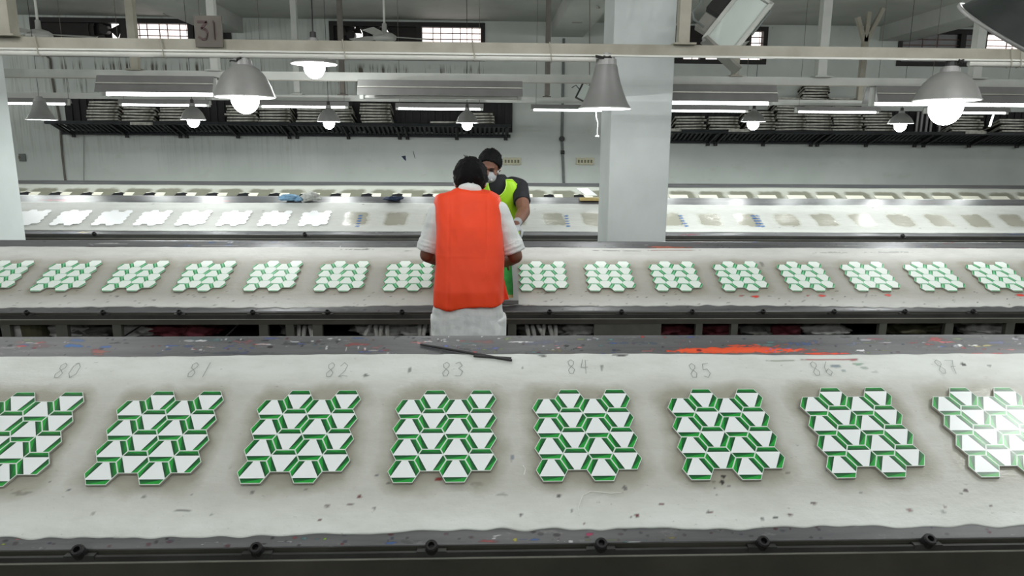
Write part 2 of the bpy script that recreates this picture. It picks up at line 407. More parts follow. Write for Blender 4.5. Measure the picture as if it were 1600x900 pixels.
def grid_mesh(name, mat, row, x0, x1, ya, yb_, dx, nv, n0, thick, parent, paint=None, und=.0008):
    "sheet following the table slope between wavy edges ya(x), yb(x); closed underneath"
    nx = int((x1-x0)/dx)+1; xs = np.linspace(x0, x1, nx); A = np.array([ya(x) for x in xs]); B = np.array([yb_(x) for x in xs])
    t = np.linspace(0, 1, nv)[:, None]; Y = A[None]+(B-A)[None]*t; X = np.broadcast_to(xs[None], Y.shape)
    Z = row.z0 + row.m*(Y-row.y0)
    und_ = und*(np.sin(X*3.1+1)+np.sin(X*7.3+Y*9)+np.sin(Y*23+X*2)) if und else 0
    P = np.stack([X, Y - row.s*(n0+und_), Z + row.c*(n0+und_)], -1).reshape(-1, 3)
    o = np.array(parent['_o']); nb = nx*nv
    idx = np.arange(nb).reshape(nv, nx)
    q = np.stack([idx[:-1, :-1], idx[:-1, 1:], idx[1:, 1:], idx[1:, :-1]], -1).reshape(-1, 4)
    # skirt along the front edge
    front = P[:nx].copy(); front[:, 1] += row.s*thick; front[:, 2] -= row.c*thick
    fi = np.arange(nb, nb+nx); q2 = np.stack([fi[:-1], fi[1:], idx[0, 1:], idx[0, :-1]], -1)
    back = P[nb-nx:nb].copy(); back[:, 1] += row.s*thick; back[:, 2] -= row.c*thick
    bi = np.arange(nb+nx, nb+2*nx); q3 = np.stack([idx[-1, :-1], idx[-1, 1:], bi[1:], bi[:-1]], -1)
    V = np.concatenate([P, front, back])-o; Q = np.concatenate([q, q2, q3])
    me = bpy.data.meshes.new(name); me.vertices.add(len(V)); me.vertices.foreach_set('co', V.ravel())
    me.loops.add(Q.size); me.loops.foreach_set('vertex_index', Q.ravel().astype(np.int32))
    me.polygons.add(len(Q)); me.polygons.foreach_set('loop_start', np.arange(0, Q.size, 4, dtype=np.int32))
    me.polygons.foreach_set('use_smooth', np.ones(len(Q), bool))
    uvs = np.stack([(V[:, 0]+o[0]-row.xl)/P0, ((V[:, 1]+o[1])-row.yb)/row.c], -1)[Q.ravel()]
    me.update(calc_edges=True)
    uv = me.uv_layers.new(name='UVMap'); uv.data.foreach_set('uv', uvs.ravel())
    col = np.zeros((len(V), 4), np.float32)
    if paint is not None: col[:nb] = paint(P[:, 0], P[:, 1], row)
    a = me.attributes.new('Paint', 'FLOAT_COLOR', 'POINT'); a.data.foreach_set('color', col.ravel())
    me.materials.append(MT[mat]); ob = bpy.data.objects.new(name, me); COL.objects.link(ob); ob.parent = parent; ob['_o'] = parent['_o']
    return ob
def hashn(x, y, s):
    "cheap value noise on arrays"
    xi, yi = np.floor(x).astype(int), np.floor(y).astype(int); fx, fy = x-xi, y-yi; fx = fx*fx*(3-2*fx); fy = fy*fy*(3-2*fy)
    h = lambda a, b: (np.sin(a*127.1+b*311.7+s*74.7)*43758.5453) % 1
    return (h(xi, yi)*(1-fx)+h(xi+1, yi)*fx)*(1-fy)+(h(xi, yi+1)*(1-fx)+h(xi+1, yi+1)*fx)*fy
def painter(blobs, specks=0, seed=1, xr=(-2, 2), yr=(1.7, 2.3), dark=True, streaks=()):
    "blobs: (x, y, rx, ry, hex, strength, raggedness)"
    def f(X, Y, row):
        out = np.zeros((X.size, 4), np.float32)
        def put(m, c):
            m = np.clip(m, 0, 1)[:, None]; c = np.array(lin(c)[:3])
            out[:, :3] = out[:, :3]*(1-m)+c*m; out[:, 3:] = np.maximum(out[:, 3:], m)
        for i, (x, y, rx, ry, c, s, rag) in enumerate(blobs):
            sel = (np.abs(X-x) < rx*1.6) & (np.abs(Y-y) < ry*1.9)
            m = np.zeros(X.size); xx, yy = X[sel], Y[sel]
            d = ((xx-x)/rx)**2+((yy-y)/ry)**2
            nz = hashn(xx*90+i*9, yy*260, i)*rag + hashn(xx*25+i, yy*120, i+3)*rag
            m[sel] = np.clip((1.0+rag*.4-d-nz)*3, 0, 1)*s; put(m, c)
        r = np.random.default_rng(seed)
        for k in range(specks):
            x, y = r.uniform(*xr), r.uniform(*yr); q = r.choice([.0022, .003, .0042], p=[.5, .38, .12]); el = r.uniform(1, 2.4)
            sel = (np.abs(X-x) < q*el*2) & (np.abs(Y-y) < q*2)
            if not sel.any(): continue
            m = np.zeros(X.size); d = ((X[sel]-x)/(q*el))**2+((Y[sel]-y)/q)**2; m[sel] = np.clip((1.6-d)*1.2, 0, 1)*r.uniform(.4, .95)
            put(m, r.choice(['2a2326', '5a1822', '3b3b40', '7a2030', '4d4a46', '2b3c5e']))
        return out
    return f
def wavy(base, amp, f1, f2, ph, hi=0):
    return lambda x: base + amp*(math.sin(x*f1+ph)*.6 + math.sin(x*f2+ph*2.3)*.4) + hi*noise.noise(Vector((x*14, ph, 0)))
def table(row, x0, x1, label, bed, dx, nv, bolts, bolt_r, legs, paint_bed, paint_ridge, paint_front, wavf, wavb, beam_h):
    o = Vector(((x0+x1)/2, row.yr, 0)); t = empty('printing_table', o, label, 'table', 'long sloped printing tables')
    pf, pr = row.pt(0, row.yf), row.pt(0, row.yr); th = .02
    # sloping top slab (front half) and the mirrored back half of the ridge
    grid_mesh('table_top', 'steel', row, x0, x1, lambda x: row.yf, lambda x: row.yr, dx*4.0, 24, 0, th, t, None, 0)
    yb0 = wavb(0)-.03; yf1 = wavf(0)+.03
    grid_mesh('ridge_strip', 'steel', row, x0, x1, lambda x: yb0, lambda x: row.yr, dx*.8, 46 if row.yf < 2 else 14, .0012, .0012, t, paint_ridge, 0)
    grid_mesh('front_strip', 'steel', row, x0, x1, lambda x: row.yf, lambda x: yf1, dx*.8, 30 if row.yf < 2 else 10, .0012, .0012, t, paint_front, 0)
    bm = BM(); q = [(row.yf, row.z(row.yf)-.001), (row.yr, row.z(row.yr)-.001), (row.yr, row.z(row.yr)-.03), (row.yf, row.z(row.yf)-.03)]
    v0 = [bm.verts.new((x0, y, z-.002)) for y, z in q]; v1 = [bm.verts.new((x1, y, z-.002)) for y, z in q]
    bm.faces.new(v0); bm.faces.new(v1[::-1])
    for k in range(4): bm.faces.new((v0[k], v1[k], v1[(k+1) % 4], v0[(k+1) % 4]))
    obj('slab', bm, 'beamdark', t)
    L = row.yr-row.yf; zr = row.z(row.yr); bm = BM(); q = [(row.yr, zr), (row.yr+L, row.z(row.yf)), (row.yr+L, row.z(row.yf)-.03), (row.yr, zr-.03)]
    v0 = [bm.verts.new((x0, y, z)) for y, z in q]; v1 = [bm.verts.new((x1, y, z)) for y, z in q]
    bm.faces.new(v0); bm.faces.new(v1[::-1])
    for k in range(4): bm.faces.new((v0[k], v1[k], v1[(k+1) % 4], v0[(k+1) % 4]))
    obj('back_top', bm, 'steel', t)
    grid_mesh('bed_cover', bed, row, x0, x1, wavf, wavb, dx, nv, .004, .004, t, paint_bed)
    # rails along the front
    yf, zf = row.yf, row.z(row.yf); bm = BM()
    box(bm, (x0, yf-.018, zf-.036), (x1, yf-.008, zf-.012)) if yf > 2 else box(bm, (x0, yf-.018, zf-.024), (x1, yf-.008, zf-.010)); dz_ = 0 if yf > 2 else .012; obj('guide_rail', bm, 'rail', t)
    bm = BM(); box(bm, (x0, yf-.021, zf-.0395+dz_), (x1, yf-.008, zf-.0365+dz_)); obj('rail_lip', bm, 'railedge', t)
    bm = BM(); box(bm, (x0, yf-.0235, zf-.040-beam_h), (x1, yf-.006, zf-.0398+dz_)); obj('front_beam', bm, 'beamdark', t)
    bm = BM(); box(bm, (x0, row.yr+L-.04, zf-.1), (x1, row.yr+L-.0, zf-.03)); obj('back_beam', bm, 'beamdark', t)
    for x in bolts:
        c = Vector((x, yf-.012, zf-.002)); bm = BM(); obox(bm, Vector((x, yf-.009, zf-.012)), (1, 0, 0), (0, 1, 0), (0, 0, 1), bolt_r*4.6, .022, .012)
        b = obj('bolt_clamp', bm, 'rail', t)
        bm = BM(); r = bolt_r; lathe(bm, c, [(0, -.004), (r, -.006), (r, r*1.05), (r*.82, r*1.3), (r*.5, r*1.3), (r*.45, r*.4), (0, r*.4)], (0, -.55, .83), 14)
        b2 = obj('register_bolt', bm, 'black', t, smooth=False)
    zb = zf-.040-beam_h
    for (x, w) in legs:
        bm = BM(); box(bm, (x-w/2, yf-.02, 0), (x+w/2, yf+.012, zb)); obj('leg', bm, 'leg', t)
        bm = BM(); box(bm, (x-.02, row.yr+L-.035, 0), (x+.02, row.yr+L-.005, zf-.1)); obj('leg', bm, 'leg', t)
    bm = BM(); box(bm, (x0, yf+.02, .5), (x1, row.yr+L-.04, .52)); obj('lower_shelf', bm, 'undershelf', t)
    bm = BM(); box(bm, (x0, row.yr-.02, .25), (x1, row.yr+.02, zr-.05)); obj('centre_panel', bm, 'undershelf', t)
    return t
# --- row 1
def rp(row, lst): # px blobs -> table blobs
    out = []
    for (px, py, rx, ry, c, s, rag) in lst:
        a = row.hit(px, py); b = row.hit(px+rx, py); d = row.hit(px, py-ry); out.append((a.x, a.y, abs(b.x-a.x), abs(d.y-a.y), c, s, rag))
    return out
ridge1 = rp(R1, [(1150, 548, 150, 6, 'f05a35', 1, .5), (1120, 549, 110, 5, 'f4633c', .9, .7), (1190, 541, 80, 6, 'e85a3a', .85, 1.3), (1290, 553, 45, 2, 'f0502e', .95, .3),
    (110, 541, 26, 4, '2a68ad', .85, .9), (120, 533, 20, 3, '3d6da5', .7, 1), (165, 543, 10, 2.5, '3a6ab5', .8, .6), (38, 540, 14, 5, '5b62a8', .6, 1), (65, 541, 22, 5, '9a6a70', .5, 1),
    (155, 552, 24, 5, 'b86a58', .7, .8), (150, 548, 12, 3, 'a8404a', .7, .8), (330, 531, 60, 5, '5f8d92', .5, 1.2), (270, 541, 22, 2, '4a78bd', .7, .8), (380, 535, 40, 5, 'c07a80', .55, 1),
    (470, 538, 50, 4, '2f4440', .5, 1.3), (560, 538, 34, 5, 'c05450', .6, 1.2), (528, 531, 34, 3, 'e4e6e6', .8, 1.4), (510, 545, 3, 7, 'e6e8e8', .8, .9), (541, 548, 2, 6, 'eee', .8, .8) if False else (541, 547, 2, 6, 'eeeeee', .8, .8),
    (560, 544, 3, 3, 'e8e8e8', .8, .6), (570, 546, 3, 4, 'e8e8e8', .8, .6), (725, 533, 16, 4, 'd85a45', .7, .8), (760, 534, 30, 4, 'b66a64', .5, 1.2), (860, 537, 60, 6, '7880a0', .55, 1.4),
    (815, 535, 28, 3, 'eaeaea', .8, 1.2), (925, 531, 30, 3, 'd5d8e0', .7, 1.5), (880, 549, 70, 4, '8a8560', .6, 1.2), (990, 537, 46, 5, '4f6f8d', .6, 1.3), (1060, 534, 60, 5, '55706a', .5, 1.4),
    (965, 549, 12, 6, '2e3434', .6, 1.4), (1260, 537, 62, 7, '3f6aa8', .65, 1.4), (1330, 537, 30, 5, '7f9cc0', .55, 1.6), (1350, 532, 30, 2, 'cfd3d8', .6, 1.2), (1375, 536, 26, 1.5, 'dedee0', .6, .8),
    (1370, 530, 20, 2, 'b05a6a', .6, .9), (1455, 535, 38, 2.6, 'd97070', .8, .9), (1520, 541, 60, 2.5, 'c8c080', .7, 1.3), (1500, 531, 14, 2.5, '8fb36a', .7, .8), (1560, 535, 30, 6, '8088c0', .55, 1.4),
    (1590, 533, 12, 7, 'd6d6dc', .6, 1.4), (1440, 543, 22, 3, 'b8b8b8', .5, 1.4), (20, 545, 20, 5, 'c8c8c8', .5, 1.6), (360, 552, 90, 3, '54607a', .5, 1), (1530, 553, 60, 1.6, 'c03c40', .8, .7)])
bed1p = rp(R1, [(1290, 563, 50, 1.4, 'b03a30', .9, .3), (1230, 566, 40, 1.2, '7a8a5a', .7, .6), (1330, 563, 14, 1.8, 'a83038', .9, .2), (1306, 574, 12, 3.5, '3f6f8a', .7, .5), (1318, 581, 8, 3, '5f8fa0', .55, .6),
    (1340, 570, 11, 2.5, '4f9a72', .7, .5), (1352, 577, 9, 3, '6fa090', .55, .6), (1368, 584, 12, 4, '8fb0a0', .4, .8), (572, 588, 6, 4, '4a4d4a', .8, .6), (640, 580, 3, 6, '7a7d7a', .8, .5), (848, 559, 8, 2, '2f3230', .8, .4),
    (940, 577, 3, 6, '6c6f6c', .7, .5), (817, 578, 3, 3, '555555', .7, .5), (970, 557, 15, 2, '2b2b2b', .9, .2), (1568, 552, 18, 3, '3a2a2c', .95, .3), (1558, 551, 12, 2, 'b84048', .8, .5), (1505, 571, 5, 3, '1e1e1e', .95, .1), (1545, 573, 4, 3, '50565a', .7, .5),
    (686, 751, 8, 3, '8a1c20', .95, .4), (505, 765, 0.1, .1, '000000', 0, 0), (800, 718, 4, 8, '4f6f98', .6, .6), (562, 779, 4, 3, '6a1828', .95, .2), (500, 815, 4, 3, '5e1626', .95, .2), (995, 808, 5, 3, '6a1a2a', .95, .2),
    (1034, 790, 5, 2, '6a1a2a', .9, .2), (1108, 803, 5, 3, '38383a', .9, .2), (1508, 769, 5, 3, '4e3a3c', .9, .3), (1234, 806, 5, 3, '5a2a34', .9, .2), (1271, 788, 7, 2, '552a34', .9, .3), (1160, 783, 0.1, .1, '000000', 0, 0),
    (976, 765, 4, 5, '50535a', .8, .5), (1128, 756, 4, 4, '1c1c1c', .95, .2), (1130, 747, 4, 3, '1c1c1c', .95, .2), (785, 775, 14, 3, '7e7c74', .5, .6), (745, 760, 18, 9, '8a887e', .4, .8), (548, 792, 10, 1.6, '5d3040', .8, .3), (30, 772, 25, 6, '77756a', .5, 1), (290, 800, 18, 1.4, '4a4a4a', .7, .4)])
front1 = rp(R1, [(112, 840, 7, 3, 'b8c83a', .8, 1), (5, 852, 10, 3, 'b0c22c', .8, 1), (508, 843, 4, 3, '9ad03a', .9, .8), (740, 842, 5, 3, 'a8c850', .8, 1), (805, 844, 4, 3, 'c8c24a', .8, .8), (920, 836, 8, 4, 'c03a6a', .8, 1),
    (1180, 845, 14, 3, 'd4d4d2', .6, 1.4), (1050, 841, 10, 3, 'b8a84a', .6, 1.2), (1480, 833, 12, 2, 'b8c860', .6, 1), (1382, 837, 8, 2, 'd8d8d8', .7, 1), (1585, 836, 20, 4, 'dcdcda', .7, 1.4), (460, 841, 5, 3, 'b04040', .7, .6),
    (55, 858, 16, 5, 'b4b4b2', .6, 1.5), (260, 848, 40, 6, '9a9a9a', .4, 1.6), (640, 846, 40, 5, '606468', .5, 1.5), (1280, 845, 60, 4, 'a8a8a6', .5, 1.6)])
def streaks(seed, n, x0, x1, y0, y1, k=1.0):
    r = random.Random(seed); out = []; x = x0
    cols = ['dfe0e2', 'dfe0e2', '3a68b0', 'b04a4a', '5d6cae', '7f8f60', '2c3434', 'c98080', '5f9090', 'a8a8ac']
    for _ in range(n//4):
        cx_, cy_, c = r.uniform(x0, x1), r.uniform(y0, y1), r.choice(cols)
        for j in range(4): out.append((cx_+r.uniform(-22, 22), cy_+r.uniform(-3, 3), r.choice([1.2, 2, 5, 12])*k, r.uniform(.8, 2.4)*k, c, r.uniform(.5, 1), .9))
    return out
ridge1 += rp(R1, streaks(3, 420, 0, 1600, 528, 553)); front1 += rp(R1, streaks(5, 70, 0, 1600, 838, 850, 1.2))
zero = painter([])
nb1 = [R1.hit(px, 852).x for px in (132, 405, 675, 938, 1190, 1450)]
t1 = table(R1, -2.6, 2.9, 'nearest long printing table with green sheets and paint-smeared ridge', 'bed1', .005, 120,
    [nb1[0]-.43] + nb1 + [nb1[-1]+.42], .0165, [(-2.2, .05), (-1.0, .05), (.2, .05), (1.35, .05), (2.4, .05)],
    painter(bed1p, 46, 3, (-1.3, 1.6), (1.72, 1.9)), painter(ridge1, 60, 5, (-1.5, 1.8), (2.265, 2.34)), painter(front1, 60, 8, (-1.3, 1.5), (1.68, 1.71)),
    wavy(1.708, .006, 2.3, 5.1, .8, .010), wavy(2.262, .005, 1.9, 6.3, 2.0, .003), .16)
# --- row 2
ridge2 = rp(R2, streaks(9, 60, 0, 1600, 379, 387, .7) + [(155, 387, 50, 2.2, 'a8606c', .6, .8), (270, 386, 45, 3, '5f7390', .7, 1), (300, 384, 30, 2, '7f98b8', .6, 1.2), (168, 381, 40, 1.2, 'd5d5d2', .8, .4), (345, 384, 40, 1.2, 'd5d5d2', .7, .4), (400, 388, 70, 1.5, '8a3f50', .6, .7),
    (1050, 387, 45, 2, 'c06a50', .85, .5), (1030, 386, 30, 1.5, 'c8705a', .8, .6), (930, 388, 45, 1.3, '4a4e50', .8, .5), (870, 386, 40, 1.3, '3f4345', .7, .6), (1320, 384, 40, 1.4, 'c4c8c6', .6, .6), (1500, 389, 90, 2, 'a0455a', .7, .7), (1350, 390, 50, 2, '858a8e', .6, .8), (420, 381, 60, 2, '55555c', .5, 1)])
bed2p = rp(R2, [(560, 390, 45, 1, '35383a', .8, .8), (1050, 392, 50, 1, 'a85a48', .8, .4), (960, 393, 50, .8, '4a4d4f', .8, .5), (1400, 395, 60, 1.6, 'a8adb0', .5, .9), (1300, 396, 40, 1.6, '9fb0a4', .5, .9),
    (1180, 464, 8, 2, 'e03a28', 1, .2), (1284, 463.5, 7, 2, 'e03a28', 1, .2), (1387, 462.5, 7, 2, 'e03a28', 1, .3), (1594, 462, 9, 2, 'e03a28', 1, .2), (1158, 463, 3, 1.5, 'd04438', .8, .3), (1262, 463, 3, 1.5, 'd04438', .8, .3), (850, 460, 12, 4, '55524c', .6, 1.2),
    (1365, 463, 6, 2.5, '5f4a44', .5, 1), (640, 393, 14, 1, '4a4d50', .7, 1), (240, 470, 6, 1.4, '666666', .7, .5), (1190, 414, 4, 5, '6f7468', .6, .6)])
bx2 = [R2.hit(px, 486).x for px in (47, 165, 283, 397, 513, 629, 745, 858, 970, 1080, 1190, 1301, 1411, 1517)]
lg2 = []
for px, w in ((12, .05), (99, .065), (185, .05), (413, .05), (454, .045), (497, .055), (800, .05), (980, .4), (1091, .04), (1146, .04), (1377, .045), (1480, .05), (1575, .055)): lg2.append((W(px, 510, R2.yf).x, w))
t2 = table(R2, -4.6, 5.0, 'second long printing table, the one the man in the orange vest works at', 'bed2', .011, 80,
    [bx2[0]-.43] + bx2 + [bx2[-1]+.42], .014, lg2, painter(bed2p, 260, 13, (-3, 3.4), (4.08, 4.24)), painter(ridge2, 60, 15, (-3, 3.4), (4.7, 4.76)), painter([], 60, 6, (-3, 3.3), (4.05, 4.09)),
    wavy(4.088, .014, 1.3, 3.3, 1.1, .014), wavy(4.683, .004, 1.9, 4.1, 2.7, .003), .028)
# --- row 3
ridge3 = rp(R3, [(90, 313, 40, 1.5, 'b0525e', .8, .6), (340, 314, 30, 1, 'c04858', .8, .5), (250, 315, 80, 1.2, '4f5456', .7, .6), (570, 315, 30, 1, 'dadad8', .6, 1), (1470, 316, 80, 1.4, 'a48a98', .7, .8), (1230, 316, 60, 1, 'c8c8c4', .6, .9), (1300, 318, 60, .8, '8a9a80', .5, .8)])
bl3 = []
for k, px in enumerate((563, 885, 1063, 1176, 1183)):
    for j in range(5): bl3.append((px + (j*2.2 if px > 900 else -j*1.0 if px < 700 else j*.6), 338+j*4.0, 4, 1.7, '2f62a0', 1, .4))
front3 = rp(R3, [(100, 364, 40, 2, '45506e', .8, 1), (130, 363, 14, 2, '9a8a4a', .7, .8), (600, 363, 60, 1.2, 'dcdcda', .7, 1.4), (1080, 367, 30, 2, '8a2f4a', .8, .9), (1580, 366, 30, 2, '45608a', .8, 1), (320, 364, 90, 1.5, '555a66', .6, 1.2), (20, 364, 10, 1, '888888', .5, 1)])
t3 = table(R3, -6.6, 7.6, 'third long printing table, bare patches on the right, white sheets on the left', 'bed3', .02, 50,
    [W(px, 368, R3.yf).x for px in (149, 477, 1409)], .02, [(x, .05) for x in np.arange(-6.2, 7.6, 1.3)],
    painter(rp(R3, bl3), 60, 23, (-5, 6), (7.3, 7.8)), painter(ridge3, 30, 25, (-5, 6), (7.83, 7.94)), painter(front3, 30, 26, (-5, 6), (7.19, 7.25)),
    wavy(7.255, .006, .9, 2.3, .4, .003), wavy(7.83, .01, .9, 2.1, 2.2, .004), .05)
t4 = table(R4, -7.0, 9.4, 'fourth long printing table, farthest one, right under the wall shelf', 'bed4', .024, 40,
    [], .02, [(x, .05) for x in np.arange(-6.8, 9.4, 1.3)], zero, zero, zero, wavy(9.3, .006, .9, 2.3, .4), wavy(10.12, .01, .9, 2.1, 2.2), .05)

# handwritten numbers on the near bed: parts of the first table
DIG = {'8': [[(.75, .85), (.5, 1), (.2, .85), (.25, .62), (.5, .5), (.75, .3), (.6, .03), (.25, .02), (.15, .25), (.45, .5), (.72, .68), (.75, .85)]],
    '0': [[(.5, 1), (.15, .8), (.1, .3), (.4, 0), (.8, .25), (.8, .75), (.5, 1), (.2, .95)]], '1': [[(.55, 1), (.35, 0)]],
    '2': [[(.1, .75), (.4, 1), (.75, .8), (.6, .45), (.1, .02), (.45, .1), (.9, .05)]], '3': [[(.1, .9), (.5, 1), (.75, .75), (.4, .55), (.8, .35), (.6, .02), (.1, .05)]],
    '4': [[(.4, 1), (.15, .45), (.8, .45)], [(.65, .95), (.55, 0)]], '5': [[(.85, 1), (.3, .95), (.2, .55), (.6, .6), (.8, .3), (.5, 0), (.1, .1)]],
    '6': [[(.6, 1), (.2, .6), (.15, .2), (.45, 0), (.75, .25), (.5, .48), (.2, .3)]], '7': [[(.05, .95), (.85, .95), (.5, .5), (.35, 0)], [(.25, .5), (.75, .52)]]}
def write_num(txt, px, py, w=.034, h=.062):
    bm = BM(); c = R1.hit(px, py)
    for k, ch in enumerate(txt):
        for st in DIG[ch]:
            P = [Vector((c.x + (k-1)*w*1.25 + u*w, 0, 0)) + Vector((0, c.y, R1.z(c.y))) + R1.dir*((v-.5)*h) + R1.nrm*.0072 for u, v in st]
            for a, b in zip(P, P[1:]):
                d = (b-a).normalized(); s = d.cross(R1.nrm)*.0009
                f = [bm.verts.new(q) for q in (a-s-d*.0005, b-s+d*.0005, b+s+d*.0005, a+s-d*.0005)]; g = [bm.verts.new(v.co-R1.nrm*.0004) for v in f]
                bm.faces.new(f[::-1])
    o = obj('handwritten_number', bm, 'pencil', t1)
for txt, px, py in (('80', 110, 581), ('81', 316, 580), ('82', 530, 580), ('83', 710, 579), ('84', 905, 575), ('85', 1095, 581), ('86', 1285, 578), ('87', 1480, 575)): write_num(txt, px, py)

# ------------------------------------------------------------------ hexagon sheets
HW, HE, HH, HP = .092, .0535, .0744, .0728
DKG, MDG, BRG, WHT = lin('0b3320'), lin('158034'), lin('22a53a'), lin('edf2f3')
def hexpts(s=1.0, dx=0, dy=0):
    w, e, h = HW/2*s, HE/2*s, HH/2*s
    return [Vector((dx+x, dy+y)) for x, y in ((-e, h), (e, h), (w, 0), (e, -h), (-e, -h), (-w, 0))]   # tl tr r br bl l
def inset(P, d):
    n = len(P); out = []
    for i in range(n):
        a, b, c = P[i-1], P[i], P[(i+1) % n]; d1 = (b-a).normalized(); d2 = (c-b).normalized()
        n1 = Vector((d1.y, -d1.x)); n2 = Vector((d2.y, -d2.x)); k = (n1+n2).normalized(); out.append(b + k*(d/max(.2, k.dot(n1))))
    return out
def tile_mesh(up, pale):
    "one hexagonal tile: raised prism, white core and three two-tone green bands on alternating edges"
    P = hexpts(.995); I = inset(P, .0016 if not pale else .0012); w = .0150 if not pale else .0105; n = 6
    edges = (0, 2, 4) if up else (1, 3, 5)     # up: top, lower right, lower left ; else: upper right, bottom, upper left
    V = []; Fc = []; C = []
    def vv(p, z): V.append((p.x, p.y, z)); return len(V)-1
    def poly(pts, cols, z=.0022): Fc.append([vv(p, z) for p in pts][::-1]); C.append(list(cols)[::-1])
    hull = {}
    for k, e in enumerate(edges):
        if pale and up and e == 0: continue
        A, B = I[e], I[(e+1) % n]; prv, nxt = I[e-1], I[(e+2) % n]; t = (B-A).normalized(); nn = Vector((t.y, -t.x))
        ww = w*(.62 if e in (0, 3) and pale else 1)
        def along(p, q): d = (q-p).normalized(); return p + d*(ww/d.dot(nn))
        A2, B2 = along(A, prv), along(B, nxt); hull[e] = (A2, B2)
        dk, md, br = (DKG, MDG, BRG)
        if pale: dk, md, br = lin('0f6e34'), lin('2fa35c'), lin('6fd096')
        if e in (0, 1, 2, 4): poly((A, B2, A2), (md, dk, dk)); poly((A, B, B2), (br, md, dk) if e in (0, 1) else (br, br, md))
        else: poly((A2, B, B2), (dk, md, dk)); poly((A, B, A2), (br, br, md))
    core = []
    for e in range(n):
        if e in hull: core += [hull[e][0], hull[e][1]]
        elif (e-1) % n not in hull: core.append(I[e])
        if e in hull: pass
    # order: walk corners
    core = []
    for e in range(n):
        if e in hull: core += list(hull[e])
        else:
            if (e-1) % n not in hull: core.append(I[e])
            if (e+1) % n not in hull: pass
    if pale and up: # top band missing: keep its two corners
        core = [I[0], I[1]] + [p for e in (2, 4) for p in hull[e]]
    poly(core, [WHT if not pale else lin('eef7f1')]*len(core))
    rim = lin('dfe8e2') if not pale else lin('86bf9c')
    for e in range(n): poly((P[e], P[(e+1) % n], I[(e+1) % n], I[e]), [rim]*4)
    for e in range(n):
        a, b = P[e], P[(e+1) % n]; Fc.append([vv(a, .0022), vv(b, .0022), vv(b, 0), vv(a, 0)]); C.append([lin('c8cdc8')]*4)
    me = bpy.data.meshes.new('hexagon_tile'); me.from_pydata(V, [], Fc)
    ca = me.color_attributes.new('Col', 'FLOAT_COLOR', 'CORNER'); i = 0
    for c in C:
        for q in c: ca.data[i].color = q; i += 1
    me.materials.append(MT['tile_pale' if pale else 'tile']); return me
TILE = {(u, p): tile_mesh(u, p) for u in (0, 1) for p in (0, 1)}
def centers():
    for c in range(4):
        for r in range(4): yield c, (HW/2 + c*HP, HH*(r + (.5 if c % 2 == 0 else 1.0)))
def sheet_board_mesh(mat, thick=.006):
    bm = BM(); 
    for c, (x, y) in centers():
        P = hexpts(1.0, x, y); t = [bm.verts.new((p.x, p.y, thick)) for p in P]; b = [bm.verts.new((p.x, p.y, 0)) for p in P]
        bm.faces.new(t[::-1]); bm.faces.new(b)
        for k in range(6): bm.faces.new((t[k], t[(k+1) % 6], b[(k+1) % 6], b[k]))
    bmesh.ops.remove_doubles(bm, verts=bm.verts, dist=.0006)
    bmesh.ops.recalc_face_normals(bm, faces=bm.faces)
    me = bpy.data.meshes.new('backing_board'); bm.to_mesh(me); bm.free(); me.materials.append(MT[mat]); return me
BOARD = sheet_board_mesh('board'); WBOARD = sheet_board_mesh('whiteboard', .007)
def put_sheet(row, x, ybot, label, group, pale, jx=0, rot=0):
    t = bpy.data.objects.new('tile_sheet', BOARD); COL.objects.link(t); t['_o'] = [0, 0, 0]
    t.matrix_world = Matrix.Translation(row.pt(x+jx, ybot, .0062)) @ Matrix.Rotation(row.th, 4, 'X') @ Matrix.Rotation(rot, 4, 'Z')
    tag(t, label, 'printed sheet', group)
    for c, (cx, cy) in centers():
        o = bpy.data.objects.new('hexagon_tile', TILE[(c % 2, pale)]); COL.objects.link(o); o.parent = t; o.location = (cx, cy, .006)
    return t
nums = [80, 81, 82, 83, 84, 85, 86, 87]
ORD2 = ['first', 'second', 'third', 'fourth', 'fifth', 'sixth', 'seventh', 'eighth', 'ninth', 'tenth', 'eleventh', 'twelfth', 'thirteenth', 'fourteenth', 'fifteenth', 'sixteenth', 'seventeenth', 'eighteenth', 'nineteenth', 'twentieth', 'twenty-first', 'twenty-second', 'twenty-third']
ORD = ['first', 'second', 'third', 'fourth', 'fifth', 'sixth', 'seventh', 'eighth', 'ninth', 'tenth', 'eleventh', 'twelfth', 'thirteenth', 'fourteenth', 'fifteenth', 'sixteenth']
for i, nmb in enumerate(nums):
    put_sheet(R1, R1.xl + P0*(i-3), R1.yb + random.uniform(-.002, .002), 'green-white hexagon sheet, nearest table, '+['leftmost, cut by the left edge', 'second from the left', 'third from the left', 'in front of the orange-vested man', 'just right of the black stick', 'below the orange smear', 'under the green-blue strokes', 'rightmost, under the glare'][i], 'green hexagon sheets on the nearest table', 0, 0, random.uniform(-.006, .006))
for i in range(-1, 15):
    if i == 6: lab = 'pale green hexagon sheet under the printing screen on the second table'
    elif i < 6: lab = f'pale green hexagon sheet on the second table, {["at the left edge of the view", "second from the left edge", "third from the left edge", "fourth from the left edge", "third to the left of the orange-vested man", "second to the left of the orange-vested man", "partly hidden by the orange-vested man"][i+1]}'
    else: lab = f'pale green hexagon sheet on the second table, {ORD[i-7]} to the right of the orange-vested man'
    put_sheet(R2, R2.xl + P0*i, R2.yb, lab, 'pale green hexagon sheets on the second table', 1, 0, random.uniform(-.008, .008))
